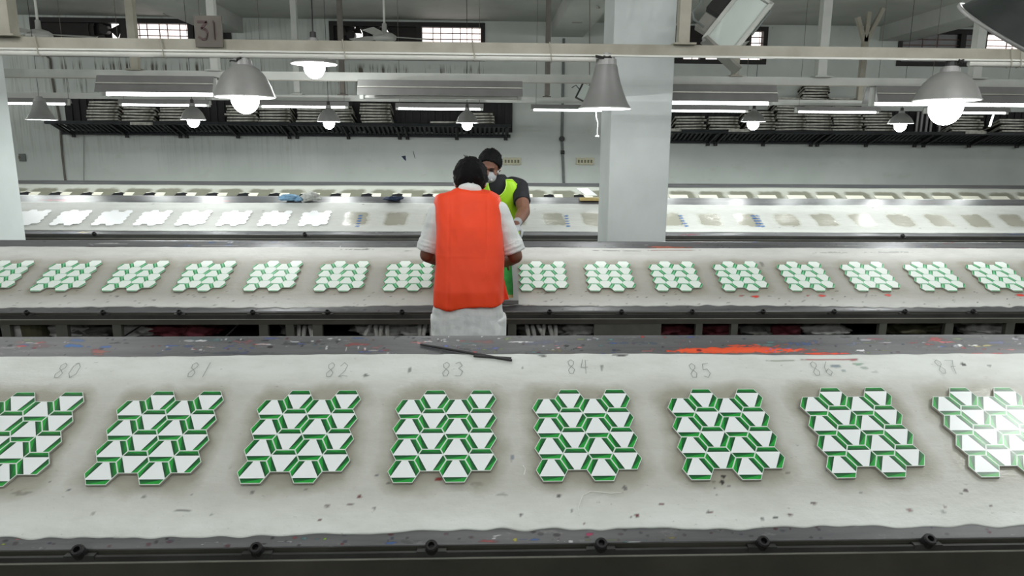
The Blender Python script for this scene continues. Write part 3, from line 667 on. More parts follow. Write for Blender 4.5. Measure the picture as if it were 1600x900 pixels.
for i in range(-1, 7):
    t = bpy.data.objects.new('white_sheet', WBOARD); COL.objects.link(t); t['_o'] = [0, 0, 0]
    t.matrix_world = Matrix.Translation(R3.pt(R3.xl+P0*i-.01, R3.yb, .0062)) @ Matrix.Rotation(R3.th, 4, 'X') @ Matrix.Rotation(random.uniform(-.02, .02), 4, 'Z')
    tag(t, f'plain white zigzag-edged sheet on the third table, {["partly hidden by the left pillar", "first right of the left pillar", "second right of the left pillar", "third right of the left pillar", "fourth right of the left pillar", "third from its right-hand end", "second from its right-hand end", "last before the bare patches"][i+1] if i < 4 else ["third from the right-hand end", "second from the right-hand end", "last before the bare patches"][i-4]}', 'sheet', 'plain white sheets on the third table')
def small_board(x, white_only, label, group):
    t = empty('print_board', R4.pt(x, 9.62), label, 'sheet', group); t.rotation_euler.x = R4.th
    w, h = .26, .30; bm = BM(); box(bm, (0, 0, .006), (w, h, .014)); o = obj('board', bm, 'cream'); o.parent = t
    if not white_only:
        bm = BM(); pts = [(.01, .0), (.13, .0), (.15, .2), (.13, .25), (.145, .275), (.12, .285), (.08, .295), (.05, .28), (.0, .27), (-.01, .2)]
        a = [bm.verts.new((px, py, .0175)) for px, py in pts]; b = [bm.verts.new((px, py, .0145)) for px, py in pts]
        bm.faces.new(a); bm.faces.new(b[::-1])
        for k in range(len(a)): bm.faces.new((b[k], b[(k+1) % len(a)], a[(k+1) % len(a)], a[k]))
        o = obj('black_cutout', bm, 'inkblack'); o.parent = t
k = 0
for i in range(-25, 0):
    x = R4.xl + P0*i - .13
    if x < -6.8 or 1.3 < x < 1.9 and False: continue
    if x > 1.9: continue
    k += 1
    small_board(x, False, f'cream board with a black shape on the farthest table, {ORD2[k-1]} from its left end', 'boards with black shapes on the farthest table')
k = 0
for i in range(-5, 12):
    x = R4.xl + P0*i - .05
    if x < 1.95: continue
    k += 1
    small_board(x, True, f'plain cream board on the farthest table, {ORD[k-1] if k < 17 else "last"} to the right of the middle pillar', 'plain cream boards on the farthest table')

# ------------------------------------------------------------------ small things on the tables
def crumple(name, c, sx, sy, sz, mat, label, cat, seed=0, group=None):
    bm = BM(); bmesh.ops.create_icosphere(bm, subdivisions=4, radius=1)
    for v in bm.verts:
        p = v.co.copy(); n = noise.fractal(p*1.6+Vector((seed*7, 0, 0)), .8, 2, 4) + .5*abs(noise.noise(p*4+Vector((seed, 3, 0))))
        v.co = Vector((p.x*sx, p.y*sy, p.z*sz*(1 if p.z > 0 else .5)))*(1+.45*n)
        v.co += Vector(c)
    mz = min(v.co.z for v in bm.verts)
    return tag(obj(name, bm, mat, loc=c, smooth=True), label, cat, group)
bm = BM(); a, b = R1.hit(657, 538, .006), R1.hit(800, 563, .012); tube(bm, [a, a.lerp(b, .3), a.lerp(b, .7), b], [.0035, .0045, .005, .004], 8)
c = R1.hit(740, 556, .010); d = R1.hit(799, 560, .010); tube(bm, [c, d], .0045, 8)
tag(obj('black_stick', bm, 'black', loc=a), 'thin black stick lying across the ridge of the nearest table', 'stick')
bm = BM(); P = [R1.hit(px, py, .0075) for px, py in ((905, 805), (903, 795), (906, 785), (910, 775), (922, 768), (938, 769), (955, 771), (970, 770))]; tube(bm, P, .0012, 6)
tag(obj('loose_thread', bm, 'thread', loc=P[0]), 'curled white thread lying below the fifth sheet of the nearest table', 'thread')
bm = BM(); P = [R1.hit(px, py, .0075) for px, py in ((819, 742), (821, 733), (817, 727))]; tube(bm, P, .0012, 6)
tag(obj('loose_thread', bm, 'thread', loc=P[0]), 'tiny white thread left of sheet 84 on the nearest table', 'thread')
def on4(px, py, h=0): return R3.hit(px, py, .02+h)
crumple('plastic_bag', on4(452, 310, .02), .10, .05, .045, 'bluecloth', 'crumpled light blue plastic bag on the ridge of the third table', 'bag', 2)
crumple('plastic_bag', on4(467, 312, .01), .06, .04, .028, 'bluecloth', 'small pale blue bag beside the clear crumpled wrapper', 'bag', 5)
crumple('clear_wrapper', on4(484, 310, .02), .10, .05, .05, 'rag', 'crumpled clear grey wrapper right of the blue bags', 'wrapper', 9)
crumple('navy_cloth', R3.hit(615, 311, .03), .085, .05, .03, 'navycloth', 'dark navy cloth bundle on the ridge of the third table', 'cloth', 4)
bm = BM(); c = R3.hit(921, 309, .03); box(bm, c-Vector((.11, .06, .03)), c+Vector((.12, .06, .0))); tag(obj('kraft_box', bm, 'yellow', loc=c-Vector((0, 0, .03))), 'flat yellowish cardboard box by the middle pillar', 'box')
bm = BM(); c = c+Vector((-.02, .05, .06)); obox(bm, c, (.8, .6, 0), (-.54, .72, .43), (.26, -.34, .9), .17, .17, .006); tag(obj('white_card', bm, 'whiteboard', loc=c), 'white square card tilted on the cardboard box by the pillar', 'card')
# scrap stored on the shelf below the second table
SH = .52
und = [('folded_paper', 72, .16, 'rag', 'pale grey bundle under the second table, nearest the left edge'), ('rag_bundle', 130, .13, 'rag', 'white rag bundle between two legs under the second table'), ('rag_bundle', 155, .14, 'greycloth', 'grey rag bundle behind the third leg'),
    ('rag_bundle', 225, .15, 'rag', 'pale crumpled bundle beside the wire tray'), ('cloth_bundle', 270, .16, 'redcloth', 'maroon cloth bundle under the second table on the left'), ('cloth_bundle', 315, .12, 'redcloth', 'maroon cloth bundle in a white wrapper on the left'),
    ('rag_bundle', 470, .12, 'greycloth', 'grey bundle below the table between paired legs'), ('rag_bundle', 600, .17, 'rag', 'white rags left of the man'), ('rag_bundle', 640, .13, 'rag', 'white rags right beside the kurta of the man'),
    ('rag_bundle', 850, .17, 'greycloth', 'grey rags under the second table right of the man'), ('rag_bundle', 900, .13, 'rag', 'pale crumpled plastic left of the wide table cabinet'), ('cloth_bundle', 1045, .12, 'redcloth', 'maroon cloth bundle right of the wide table cabinet'), ('cloth_bundle', 1120, .13, 'redcloth', 'maroon cloth bundle between narrow legs'),
    ('rag_bundle', 1170, .13, 'greycloth', 'grey speckled bundle under the second table'), ('cloth_bundle', 1222, .1, 'redcloth', 'maroon cloth under a paper sheet on the right'), ('rag_bundle', 1285, .14, 'rag', 'pale rag heap under the second table on the right'), ('rag_bundle', 1420, .17, 'olive', 'olive sack under the second table on the right'),
    ('rag_bundle', 1530, .15, 'rag', 'pale sack between the last two legs on the right')]
for i, (nm, px, r, mt, lab) in enumerate(und):
    p = W(px, 518, R2.yf+.2); crumple(nm, Vector((p.x, p.y, SH+.055)), r, .1, .075, mt, lab, 'rags' if 'rag' in nm else 'cloth', i+11, 'scrap stored under the second table')
for i, (px, w) in enumerate(((33, .1), (55, .09))):
    p = W(px, 515, R2.yf+.12); bm = BM(); lathe(bm, (p.x, p.y, SH), [(0, 0), (w*.85, 0), (w, .12), (w*1.02, .125), (w*.95, .13), (0, .13)], seg=20)
    tag(obj('paint_tub', bm, ['rag', 'olive'][i], loc=(p.x, p.y, SH)), ['grey-green tub under the left end of the second table', 'olive tub under the left end of the second table'][i], 'tub')
gi = 0
for px0, n in ((250+220, 5), (590, 4), (668, 5), (835, 6)):   # rolled paper tubes poking forward
    for j in range(n):
        p = W(px0+j*9-12, 513, R2.yf+.06); bm = BM(); q = Vector((p.x, p.y, SH+.105+random.uniform(-.006, .006))); e = q+Vector((random.uniform(-.03, .03), -.055, -.05))
        tube(bm, [q+Vector((0, .16, .01)), q, q.lerp(e, .6), e], [.012, .0135, .013, .010], 8)
        gi += 1; tag(obj('paper_roll', bm, 'rag', loc=e), f'{["leftmost", "second", "third", "fourth", "fifth", "sixth"][j]} pale drooping roll under the second table, {["by the paired legs on the left", "left of the man", "right at the man", "right of the man"][((250+220, 590, 668, 835).index(px0))]}', 'roll', f'drooping rolls under the second table')
# crossed wires / wire tray under the table
for (pa, pb, lab) in (((195, 525), (222, 508), 'wire rack leaning under the second table on the left'), ((355, 524), (376, 503), 'thin dark rod leaning left of the paired legs'), ((1060, 504), (1080, 526), 'thin pale rod leaning right of the wide cabinet'), ((1345, 504), (1368, 526), 'dark rod leaning under the right part of the second table')):
    a, b = W(*pa, R2.yf+.05), W(*pb, R2.yf+.05); a.z = max(a.z, .56); d = (a-b).normalized(); a = b + d*((b.z-SH-.004)/-d.z); bm = BM(); tube(bm, [a, b], .005, 6)
    tag(obj('leaning_rod', bm, 'railedge' if 'pale' in lab else 'black', loc=a), lab, 'rod')

# screen printing frame and squeegee between the men
sx0, sx1 = R2.hit(690, 450).x, R2.hit(808, 450).x; ys0, ys1 = R2.hit(750, 480).y, R2.hit(750, 392).y
o = R2.pt(sx0, ys0, .022); t = empty('printing_screen', o, 'aluminium-framed silk screen with green ink lying in front of the orange-vested man', 'screen'); t.rotation_euler.x = R2.th
w, h = sx1-sx0, (ys1-ys0)/R2.c; fr = .028
for (x0, y0, x1, y1) in ((0, 0, w, fr), (0, h-fr, w, h), (0, fr, fr, h-fr), (w-fr, fr, w, h-fr)):
    bm = BM(); box(bm, (x0, y0, 0), (x1, y1, .028)); q = obj('frame_rail', bm, 'screenalu'); q.parent = t
bm = BM(); box(bm, (fr, fr, .001), (w-fr, h-fr, .003)); q = obj('mesh', bm, 'greenink'); q.parent = t
bm = BM(); box(bm, (fr, fr, .0032), (w-fr, fr+.06, .005)); q = obj('tape_strip', bm, 'yellow'); q.parent = t
q0 = R2.pt(-.08, 4.30, .03); t = empty('squeegee', q0, 'wooden squeegee pressed on the screen under the hands of the orange-vested man', 'squeegee')
bm = BM(); bar(bm, q0+Vector((-.13, 0, .0)), q0+Vector((.13, 0, 0)), .008, .05); obj('blade', bm, 'black', t)
bm = BM(); bar(bm, q0+Vector((-.14, -.01, .06)), q0+Vector((.14, -.01, .06)), .03, .08); obj('handle', bm, 'wood', t)
HANDLE = q0+Vector((0, -.01, .1))

# ------------------------------------------------------------------ people
def to_mesh_remeshed(bm, voxel, smooth=2):
    me = bpy.data.meshes.new('tmp'); bm.to_mesh(me); bm.free(); o = bpy.data.objects.new('tmp', me); COL.objects.link(o)
    m = o.modifiers.new('r', 'REMESH'); m.mode = 'VOXEL'; m.voxel_size = voxel; m.use_smooth_shade = True
    if smooth: s = o.modifiers.new('s', 'SMOOTH'); s.iterations = smooth; s.factor = .5
    dg = bpy.context.evaluated_depsgraph_get(); dg.update(); e = bpy.data.meshes.new_from_object(o.evaluated_get(dg))
    bpy.data.objects.remove(o); bpy.data.meshes.remove(me); return e
def capsule_chain(bm, pts, rad, seg=12):
    pts = [Vector(p) for p in pts]
    for i, (p, r) in enumerate(zip(pts, rad)): bmesh.ops.create_uvsphere(bm, u_segments=seg, v_segments=8, radius=r, matrix=Matrix.Translation(p))
    for (p, r), (q, s) in zip(zip(pts, rad), zip(pts[1:], rad[1:])):
        if (q-p).length > 1e-4: tube(bm, [p, q], [r, s], seg)
def loft(bm, secs, seg=28, ex=2.4):
    rings = []
    for (c, rx, ry, *tl) in secs:
        c = Vector(c); tilt = tl[0] if tl else 0; ring = []
        for k in range(seg):
            a = 2*PI*k/seg; ca, sa = math.cos(a), math.sin(a)
            x = rx*math.copysign(abs(ca)**(2/ex), ca); y = ry*math.copysign(abs(sa)**(2/ex), sa)
            ring.append(bm.verts.new(c + Vector((x, y*math.cos(tilt), -y*math.sin(tilt)))))
        rings.append(ring)
    for a, b in zip(rings, rings[1:]):
        for k in range(seg): bm.faces.new((a[k], a[(k+1) % seg], b[(k+1) % seg], b[k]))
    bm.faces.new(rings[0][::-1]); bm.faces.new(rings[-1])
def mesh_part(name, bm, mat, parent, voxel=.008, smooth=2, warp=None):
    me = to_mesh_remeshed(bm, voxel, smooth); o = Vector(parent['_o'])
    n_ = len(me.vertices); co = np.empty(n_*3); no = np.empty(n_*3); me.vertices.foreach_get('co', co); me.vertex_normals.foreach_get('vector', no)
    co = co.reshape(-1, 3); no = no.reshape(-1, 3)
    if warp: co = np.array([warp(Vector(p), Vector(q)) for p, q in zip(co, no)])
    me.vertices.foreach_set('co', (co-np.array(o)).ravel()); me.update()
    me.materials.clear(); me.materials.append(MT[mat])
    for p in me.polygons: p.use_smooth = True
    ob = bpy.data.objects.new(name, me); COL.objects.link(ob); ob.parent = parent; ob['_o'] = parent['_o']; return ob
def hand(bm, wrist, d, nrm, side, curl=.7, s=1.0):
    "palm and five separate fingers; d = pointing direction, nrm = back of the hand, side = +1 thumb towards d x nrm"
    d = Vector(d).normalized(); nrm = (Vector(nrm)-d*Vector(nrm).dot(d)).normalized(); lat = d.cross(nrm)*side; wr = Vector(wrist)
    for k in (-1, -.33, .33, 1):
        capsule_chain(bm, [wr+lat*(.014*k*s), wr+d*.085*s+lat*(.029*k*s)], [.015*s, .0125*s], 8)
    for k, L in zip((1.0, .34, -.33, -1.0), (.072, .08, .075, .058)):
        b = wr+d*.085*s+lat*(.030*k*s); pts = [b]; a = 0; sl = L*s/3
        for j in range(3):
            a += curl*(.55, .75, .6)[j]; pts.append(pts[-1] + (d*math.cos(a) - nrm*math.sin(a) + lat*.05*k)*sl*(1.15, 1, .85)[j])
        capsule_chain(bm, pts, [.0098*s, .009*s, .0084*s, .0076*s], 8)
    b = wr+d*.025*s+lat*.024*s; q = b+(d*.6+lat*.75-nrm*.25).normalized()*.04*s; r = q+(d*.85+lat*.15-nrm*.45).normalized()*.032*s
    capsule_chain(bm, [b, q, r], [.0135*s, .0105*s, .009*s], 8)
def head_parts(c, fwd, up):
    "basis of a head: returns transform local (right, forward, up) -> world"
    f = Vector(fwd).normalized(); u = (Vector(up)-f*Vector(up).dot(f)).normalized(); r = f.cross(u)
    m = Matrix((r, f, u)).transposed(); c = Vector(c)
    return (lambda x, y, z: c + r*x + f*y + u*z), m
def add_head(bm, T, R, neck):
    sphere(bm, T(0, -.012, .025), 1, (.076, .094, .088), R, 20, 14)
    sphere(bm, T(0, .018, -.035), 1, (.060, .070, .080), R, 16, 12)
    sphere(bm, T(0, .055, -.085), 1, (.030, .026, .022), R, 12, 8)          # chin
    capsule_chain(bm, [T(0, .082, .015), T(0, .104, -.022)], [.009, .014], 10)  # nose
    sphere(bm, T(0, .083, -.052), 1, (.026, .012, .008), R, 10, 8)          # lips
    sphere(bm, T(0, .08, .03), 1, (.05, .015, .010), R, 12, 8)             # brow
    for s in (-1, 1):
        sphere(bm, T(s*.078, -.008, -.008), 1, (.010, .020, .032), R, 10, 8)   # ear
        sphere(bm, T(s*.045, .058, -.022), 1, (.022, .022, .026), R, 10, 8)
    capsule_chain(bm, [T(0, -.02, -.05), neck], [.054, .058], 14)
def hair_mesh(T, R, cut, seed, back=-.075, front=.055, vol=1.0):
    bm = BM(); bmesh.ops.create_icosphere(bm, subdivisions=5, radius=1)
    kill = []
    for v in bm.verts:
        p = v.co.copy()
        x, y, z = p.x*.086*vol, -.014+p.y*.102*vol, .03+p.z*.098*vol
        n = noise.noise(p*4+Vector((seed, 0, 0)))*.008 + abs(noise.noise(Vector((p.x*14, p.y*14, p.z*5+seed))))*.013
        low = cut(p)
        if p.z < low: # pull below-line hair inside skull
            x, y, z = x*.8, -.012+(y+.012)*.8, .03+(z-.03)*.8
        v.co = T(x*(1+n*9), y*(1+n*4), z*(1+n*6))
    return bm
def person(name, root, label, spec):
    t = empty(name, root, label, 'person'); return t

# ---- man in the orange vest, back to the camera
fx = -.10
m1 = empty('person', (fx, 3.66, 0), 'person seen from behind, orange vest over white kurta, bending over a table', 'person')
HB = Vector((-.092, 3.93, 1.487)); T1, Rm1 = head_parts(HB, (.02, .80, -.60), (0, .60, .80))
hl, hr_ = HANDLE+Vector((-.10, -.005, .012)), HANDLE+Vector((.11, -.005, .012))
bm = BM()
loft(bm, [((fx, 3.66, .80), .13, .10), ((fx, 3.665, .92), .15, .11), ((fx, 3.68, 1.05), .13, .095), ((fx, 3.73, 1.2), .145, .10), ((fx, 3.79, 1.32), .155, .10), ((fx, 3.83, 1.39), .12, .08), ((fx, 3.85, 1.43), .06, .06)])
add_head(bm, T1, Rm1, Vector((fx, 3.84, 1.39)))
A1 = {}
for s, sh, el, wr in ((-1, (-.262, 3.80, 1.325), (-.326, 3.79, 1.105), (hl.x-.05, hl.y-.115, hl.z+.012)), (1, (.062, 3.80, 1.335), (.152, 3.78, 1.10), (hr_.x+.05, hr_.y-.115, hr_.z+.012))):
    sh, el, wr = map(Vector, (sh, el, wr)); A1[s] = (sh, el, wr)
    capsule_chain(bm, [sh+Vector((-s*.06, 0, .01)), sh, sh.lerp(el, .5), el], [.05, .05, .046, .040], 14)
    capsule_chain(bm, [el, el.lerp(wr, .3), wr], [.040, .040, .026], 14)
    hand(bm, wr, (Vector((-s*.12, .9, -.25))), (0, .25, 1), -s if False else s, .75)
for s in (-1, 1):
    hip = Vector((fx+s*.08, 3.66, .86)); kn = Vector((fx+s*.1, 3.70, .47)); an = Vector((fx+s*.1, 3.64, .09))
    capsule_chain(bm, [hip, hip.lerp(kn, .5), kn, kn.lerp(an, .35), an], [.085, .075, .055, .052, .035], 14)
    capsule_chain(bm, [an+Vector((0, -.03, -.05)), an+Vector((s*.01, .15, -.062))], [.034, .028], 10)
body1 = mesh_part('body', bm, 'skin', m1, .0062, 2)
# kurta with rolled sleeves
def folds(a, f, ph, z0, amp2=.002):
    def w(p, n):
        k = math.sin(p.x*f+ph+noise.noise(p*4)*3)*.5 + noise.noise(Vector((p.x*26, p.y*20, p.z*5)))
        fall = max(0, min(1, (z0-p.z)*2.5)); return p + n*(a*k*fall + amp2*noise.noise(p*28) + amp2*2*noise.noise(Vector((p.x*12, p.y*12, p.z*30))))
    return w
bm = BM()
loft(bm, [((fx, 3.65, .42), .205, .155), ((fx-.005, 3.65, .62), .195, .145), ((fx-.005, 3.655, .78), .19, .135), ((fx, 3.66, .92), .178, .13), ((fx, 3.68, 1.06), .16, .118), ((fx, 3.73, 1.2), .165, .118), ((fx, 3.79, 1.32), .17, .112), ((fx, 3.83, 1.385), .14, .095), ((fx, 3.855, 1.425), .085, .075)], 32, 2.5)
for s in (-1, 1):
    sh, el, wr = A1[s]; capsule_chain(bm, [sh+Vector((-s*.06, 0, .0)), sh], [.06, .060], 16)
    e2 = el + (sh-el)*.12
    tube(bm, [sh, sh.lerp(e2, .35), sh.lerp(e2, .7), sh.lerp(e2, .8), e2+(e2-sh)*.02], [.060, .062, .062, .065, .066], 18)
k1 = mesh_part('kurta', bm, 'kurta', m1, .0065, 2, folds(.016, 34, .3, 1.0))
for s in (-1, 1):
    bm = BM(); sh, el, wr = A1[s]; d = (el-sh).normalized(); e2 = el - d*.03
    for j, r in ((0, .067), (.022, .0685), (.044, .067)): tube(bm, [e2-d*(j+.011), e2-d*j, e2-d*(j-.010)], [r-.004, r, r-.005], 20)
    mesh_part('rolled_cuff', bm, 'kurta', m1, .005, 1, lambda p, n: p+n*(.003*noise.noise(p*40)))
bm = BM(); c0 = Vector((fx+.004, 3.875, 1.432)); lathe(bm, c0, [(.060, -.012), (.071, -.008), (.066, .022), (.058, .045), (.053, .044), (.058, .0), (.060, -.012)], (0, .42, .9), 28)
obj('collar', bm, 'kurta', m1, smooth=True)
# vest
bm = BM(); vs = 36
loft(bm, [((fx+.004, 3.655, .865), .184, .145), ((fx+.003, 3.66, .95), .183, .142), ((fx+.002, 3.68, 1.06), .178, .132), ((fx, 3.72, 1.18), .176, .13), ((fx-.002, 3.76, 1.27), .176, .126), ((fx-.004, 3.80, 1.34), .182, .118), ((fx-.006, 3.825, 1.39), .182, .106), ((fx-.006, 3.84, 1.418), .172, .092), ((fx-.003, 3.85, 1.442), .12, .08), ((fx-.003, 3.86, 1.455), .075, .07)], vs, 3.2)
def vw(p, n):
    k = noise.noise(Vector((p.x*13, p.y*6, p.z*2.2)))*.014 + noise.noise(Vector((p.x*22+p.z*9, p.y*6, p.z*5)))*.004 + math.sin(p.x*46+p.z*5)*.0016 + noise.noise(Vector((p.x*6+2, 1, p.z*7)))*.006
    k += .0012*math.exp(-((p.z-1.13)/.006)**2) - .0025*math.exp(-((abs(p.x-fx)-.1)/.004)**2)
    return p + n*k + Vector((0, 0, (.004*math.sin((p.x-fx)*34+.6)+(p.x-fx)*.06)*max(0, 1-(p.z-.86)*8)))
v1 = mesh_part('vest', bm, 'orange', m1, .0065, 2, vw)
def ringpath(secs, mat, parent, name, r):
    bm = BM(); tube(bm, secs, r, 6); obj(name, bm, mat, parent, smooth=True)
for s in (): ringpath([(fx+s*.180, 3.72, 1.39), (fx+s*.186, 3.68, 1.34), (fx+s*.182, 3.645, 1.26), (fx+s*.178, 3.615, 1.18), (fx+s*.176, 3.62, 1.13)], 'orangetrim', v1, 'armhole_piping', .004)
bm = BM(); pts = [(fx+.10, 3.60, .91), (fx+.195, 3.63, .91), (fx+.218, 3.66, .885), (fx+.212, 3.70, .872), (fx+.16, 3.64, .868)]
bm = BM(); a = [bm.verts.new(p) for p in ((fx+.165, 3.64, 1.0), (fx+.188, 3.66, 1.0), (fx+.215, 3.67, .885), (fx+.165, 3.65, .88))]; b = [bm.verts.new(v.co+Vector((0, .006, 0))) for v in a]
bm.faces.new(a); bm.faces.new(b[::-1]); [bm.faces.new((a[k], b[k], b[(k+1) % 4], a[(k+1) % 4])) for k in range(4)]
obj('side_flap', bm, 'orangetrim', v1)
hb = hair_mesh(T1, Rm1, lambda p: (-.82 if p.y < .1 else -.82+(p.y-.1)*1.8), 3.0, vol=1.07); obj('hair', hb, 'hair', m1, smooth=True)
bm = BM()
for k in range(14):
    a = random.uniform(0, 6.28); b0 = T1(random.uniform(-.03, .02), -.02+random.uniform(-.03, .03), .125); tube(bm, [b0, b0+Vector((random.uniform(-.012, .012), 0, .014)), b0+Vector((random.uniform(-.02, .02), 0, .024))], [.002, .0016, .0006], 5)
tag(obj('hair_tuft', bm, 'hair', m1))
for s in (-1, 1):
    bm = BM(); sphere(bm, T1(s*.03, .078, .012), .009); obj('eye', bm, 'eye', m1, smooth=True)
bm = BM(); sphere(bm, T1(0, .072, -.05), 1, (.052, .045, .048), Rm1); mk = obj('face_mask', bm, 'mask', m1, smooth=True)
for s in (-1, 1):
    bm = BM(); tube(bm, [T1(s*.045, .07, -.04), T1(s*.085, .01, -.005), T1(s*.091, -.018, -.015), T1(s*.083, -.018, -.035)], .0028, 6); obj('strap', bm, 'strap', mk, smooth=True)
bm = BM()
for s in (-1, 1):
    hip = Vector((fx+s*.085, 3.66, .8)); an = Vector((fx+s*.1, 3.65, .12)); kn = Vector((fx+s*.1, 3.695, .47)); tube(bm, [hip, kn, an], [.12, .10, .085], 16)
mesh_part('trousers', bm, 'kurta', m1, .012, 2)
for s in (-1, 1):
    bm = BM(); loft(bm, [((fx+s*.1, 3.67, .0), .045, .13), ((fx+s*.1, 3.67, .03), .048, .135), ((fx+s*.1, 3.66, .06), .04, .11), ((fx+s*.1, 3.63, .085), .035, .05)], 18); obj('shoe', bm, 'shoe', m1, smooth=True)

# ---- man in the lime vest, facing the camera
gx = .075; GY = 5.58
m2 = empty('person', (gx, GY, 0), 'masked person in a lime vest over a black T-shirt, facing us across the second table', 'person')
HC = Vector((.018, 5.44, 1.535)); T2, Rm2 = head_parts(HC, (-.16, -.90, -.42), (.06, -.42, .90))
bm = BM()
loft(bm, [((gx, GY, .80), .14, .11), ((gx, GY, .92), .155, .115), ((gx, GY-.02, 1.05), .145, .10), ((gx, GY-.05, 1.2), .16, .105), ((gx, GY-.08, 1.32), .165, .10), ((gx, GY-.10, 1.40), .13, .08), ((gx, GY-.105, 1.44), .065, .06)])
add_head(bm, T2, Rm2, Vector((gx, GY-.09, 1.38)))
A2 = {}
for s, sh, el, wr in ((1, (gx+.175, GY-.09, 1.375), W(821, 331, 5.27)-Vector((.012, 0, 0)), W(807, 350, 5.0)), (-1, (gx-.175, GY-.09, 1.375), Vector((gx-.27, 5.27, 1.19)), Vector((gx-.17, 5.0, 1.12)))):
    sh, el, wr = map(Vector, (sh, el, wr)); A2[s] = (sh, el, wr)
    capsule_chain(bm, [sh+Vector((-s*.06, 0, .02)), sh, sh.lerp(el, .5), el], [.06, .060, .055, .048], 14)
    capsule_chain(bm, [el, el.lerp(wr, .3), wr], [.048, .047, .031], 14)
for s in (-1, 1):
    hip = Vector((gx+s*.085, GY, .86)); kn = Vector((gx+s*.1, GY-.02, .47)); an = Vector((gx+s*.1, GY+.02, .09))
    capsule_chain(bm, [hip, hip.lerp(kn, .5), kn, kn.lerp(an, .35), an], [.085, .075, .055, .052, .035], 14)
    capsule_chain(bm, [an+Vector((0, .03, -.05)), an+Vector((s*.01, -.15, -.062))], [.034, .028], 10)
    sh, el, wr = A2[s]; hand(bm, wr, (-s*.35, -.75, -.5), (0, -.45, .8), -s, .35)
mesh_part('body', bm, 'skin2', m2, .0062, 2)
for s in (-1, 1):
    bm = BM(); sh, el, wr = A2[s]; d = (el-wr).normalized(); hand(bm, wr, (-s*.35, -.75, -.5), (0, -.45, .8), -s, .35, 1.12)
    tube(bm, [wr+d*.05, wr+d*.02, wr-d*.01], [.036, .034, .033], 14)
    mesh_part('glove', bm, 'mask', m2, .0055, 1)
bm = BM()
loft(bm, [((gx, GY, .86), .17, .13), ((gx, GY, .95), .168, .126), ((gx, GY-.02, 1.06), .16, .114), ((gx, GY-.05, 1.2), .172, .118), ((gx, GY-.08, 1.32), .178, .113), ((gx, GY-.10, 1.395), .15, .095), ((gx, GY-.105, 1.445), .085, .075), ((gx-.006, GY-.115, 1.475), .066, .064)], 32, 2.5)
for s in (-1, 1):
    sh, el, wr = A2[s]; capsule_chain(bm, [sh+Vector((-s*.06, 0, .015)), sh], [.072, .072], 16); tube(bm, [sh, sh.lerp(el, .3), sh.lerp(el, .62)], [.070, .066, .064], 18)
mesh_part('tshirt', bm, 'tshirt', m2, .007, 2, folds(.004, 30, 0, 1.2))
# lime vest: front and back shells with a scooped neck
bm = BM(); seg = 40; rows = 16
VS = [(.87, .186, .15, 0), (.97, .184, .142, 0), (1.08, .178, .132, -.02), (1.2, .180, .134, -.05), (1.3, .182, .130, -.08), (1.36, .178, .122, -.09), (1.41, .160, .112, -.10), (1.438, .125, .098, -.105)]
def vsec(z):
    for a, b in zip(VS, VS[1:]):
        if a[0] <= z <= b[0]: k = (z-a[0])/(b[0]-a[0]); return [a[i]*(1-k)+b[i]*k for i in (1, 2, 3)]
    return VS[-1][1:]
def neckz(x, front): # top edge of the cloth as a function of |x-gx|
    u = abs(x)/.088; base = 1.315 if front else 1.41
    return base + (1.442-base)*min(1, u**2.2)
def vest_pt(a, tt):
    ca, sa = math.cos(a), math.sin(a); x = .17*math.copysign(abs(ca)**.75, ca); front = sa < 0
    top = neckz(x, front) if abs(x) < .10 else 1.442
    if abs(x) > .158: top = 1.442 - (abs(x)-.158)/.012*.26          # armholes
    z = .87+(min(top, 1.438)-.87)*tt; rx, ry, cy = vsec(z)
    X_ = rx*math.copysign(abs(ca)**.75, ca); Y_ = ry*math.copysign(abs(sa)**.75, sa)
    k = 1+.025*noise.noise(Vector((ca*4, sa*4, z*3)))+.012*math.sin(a*17)
    return Vector((gx+X_*k, GY+cy+Y_*k, z))
def shell(bm, th):
    seg, rows = 96, 26; g = [[bm.verts.new(vest_pt(2*PI*(k+.5)/seg, j/rows)) for k in range(seg)] for j in range(rows+1)]
    for j in range(rows):
        for k in range(seg): bm.faces.new((g[j][k], g[j][(k+1) % seg], g[j+1][(k+1) % seg], g[j+1][k]))
    bmesh.ops.recalc_face_normals(bm, faces=bm.faces); bmesh.ops.solidify(bm, geom=bm.faces, thickness=th)
shell(bm, .003); v2 = obj('vest', bm, 'lime', m2, smooth=True)
bm = BM(); tube(bm, [vest_pt(2*PI*k/96, 1) + Vector((0, -.002, .001)) for k in [*range(53, 92)]], .0045, 6); obj('neck_piping', bm, 'limetrim', v2, smooth=True)
hb = hair_mesh(T2, Rm2, lambda p: (-.5 if p.y < .15 else -.5+(p.y-.15)*1.5), 9.0, vol=1.04); obj('hair', hb, 'hair', m2, smooth=True)
for s in (-1, 1):
    bm = BM(); sphere(bm, T2(s*.03, .078, .008), 1, (.015, .008, .007), Rm2); obj('eye', bm, 'eye', m2, smooth=True)
    bm = BM(); tube(bm, [T2(s*.012, .093, .028), T2(s*.03, .092, .034), T2(s*.048, .08, .028)], [.003, .004, .002], 6); obj('eyebrow', bm, 'hair', m2)
bm = BM(); sphere(bm, T2(0, .048, -.050), 1, (.066, .076, .058), Rm2, 24, 16)
for v in bm.verts: pass
mk = obj('face_mask', bm, 'mask', m2, smooth=True)
bm = BM(); sphere(bm, T2(-.034, .112, -.052), 1, (.010, .006, .010), Rm2); obj('mask_valve', bm, 'strap', mk, smooth=True)
for s in (-1, 1):
    bm = BM(); tube(bm, [T2(s*.05, .06, -.035), T2(s*.084, .01, -.005), T2(s*.090, -.018, -.015)], .0022, 6); obj('strap', bm, 'strap', mk, smooth=True)
bm = BM()
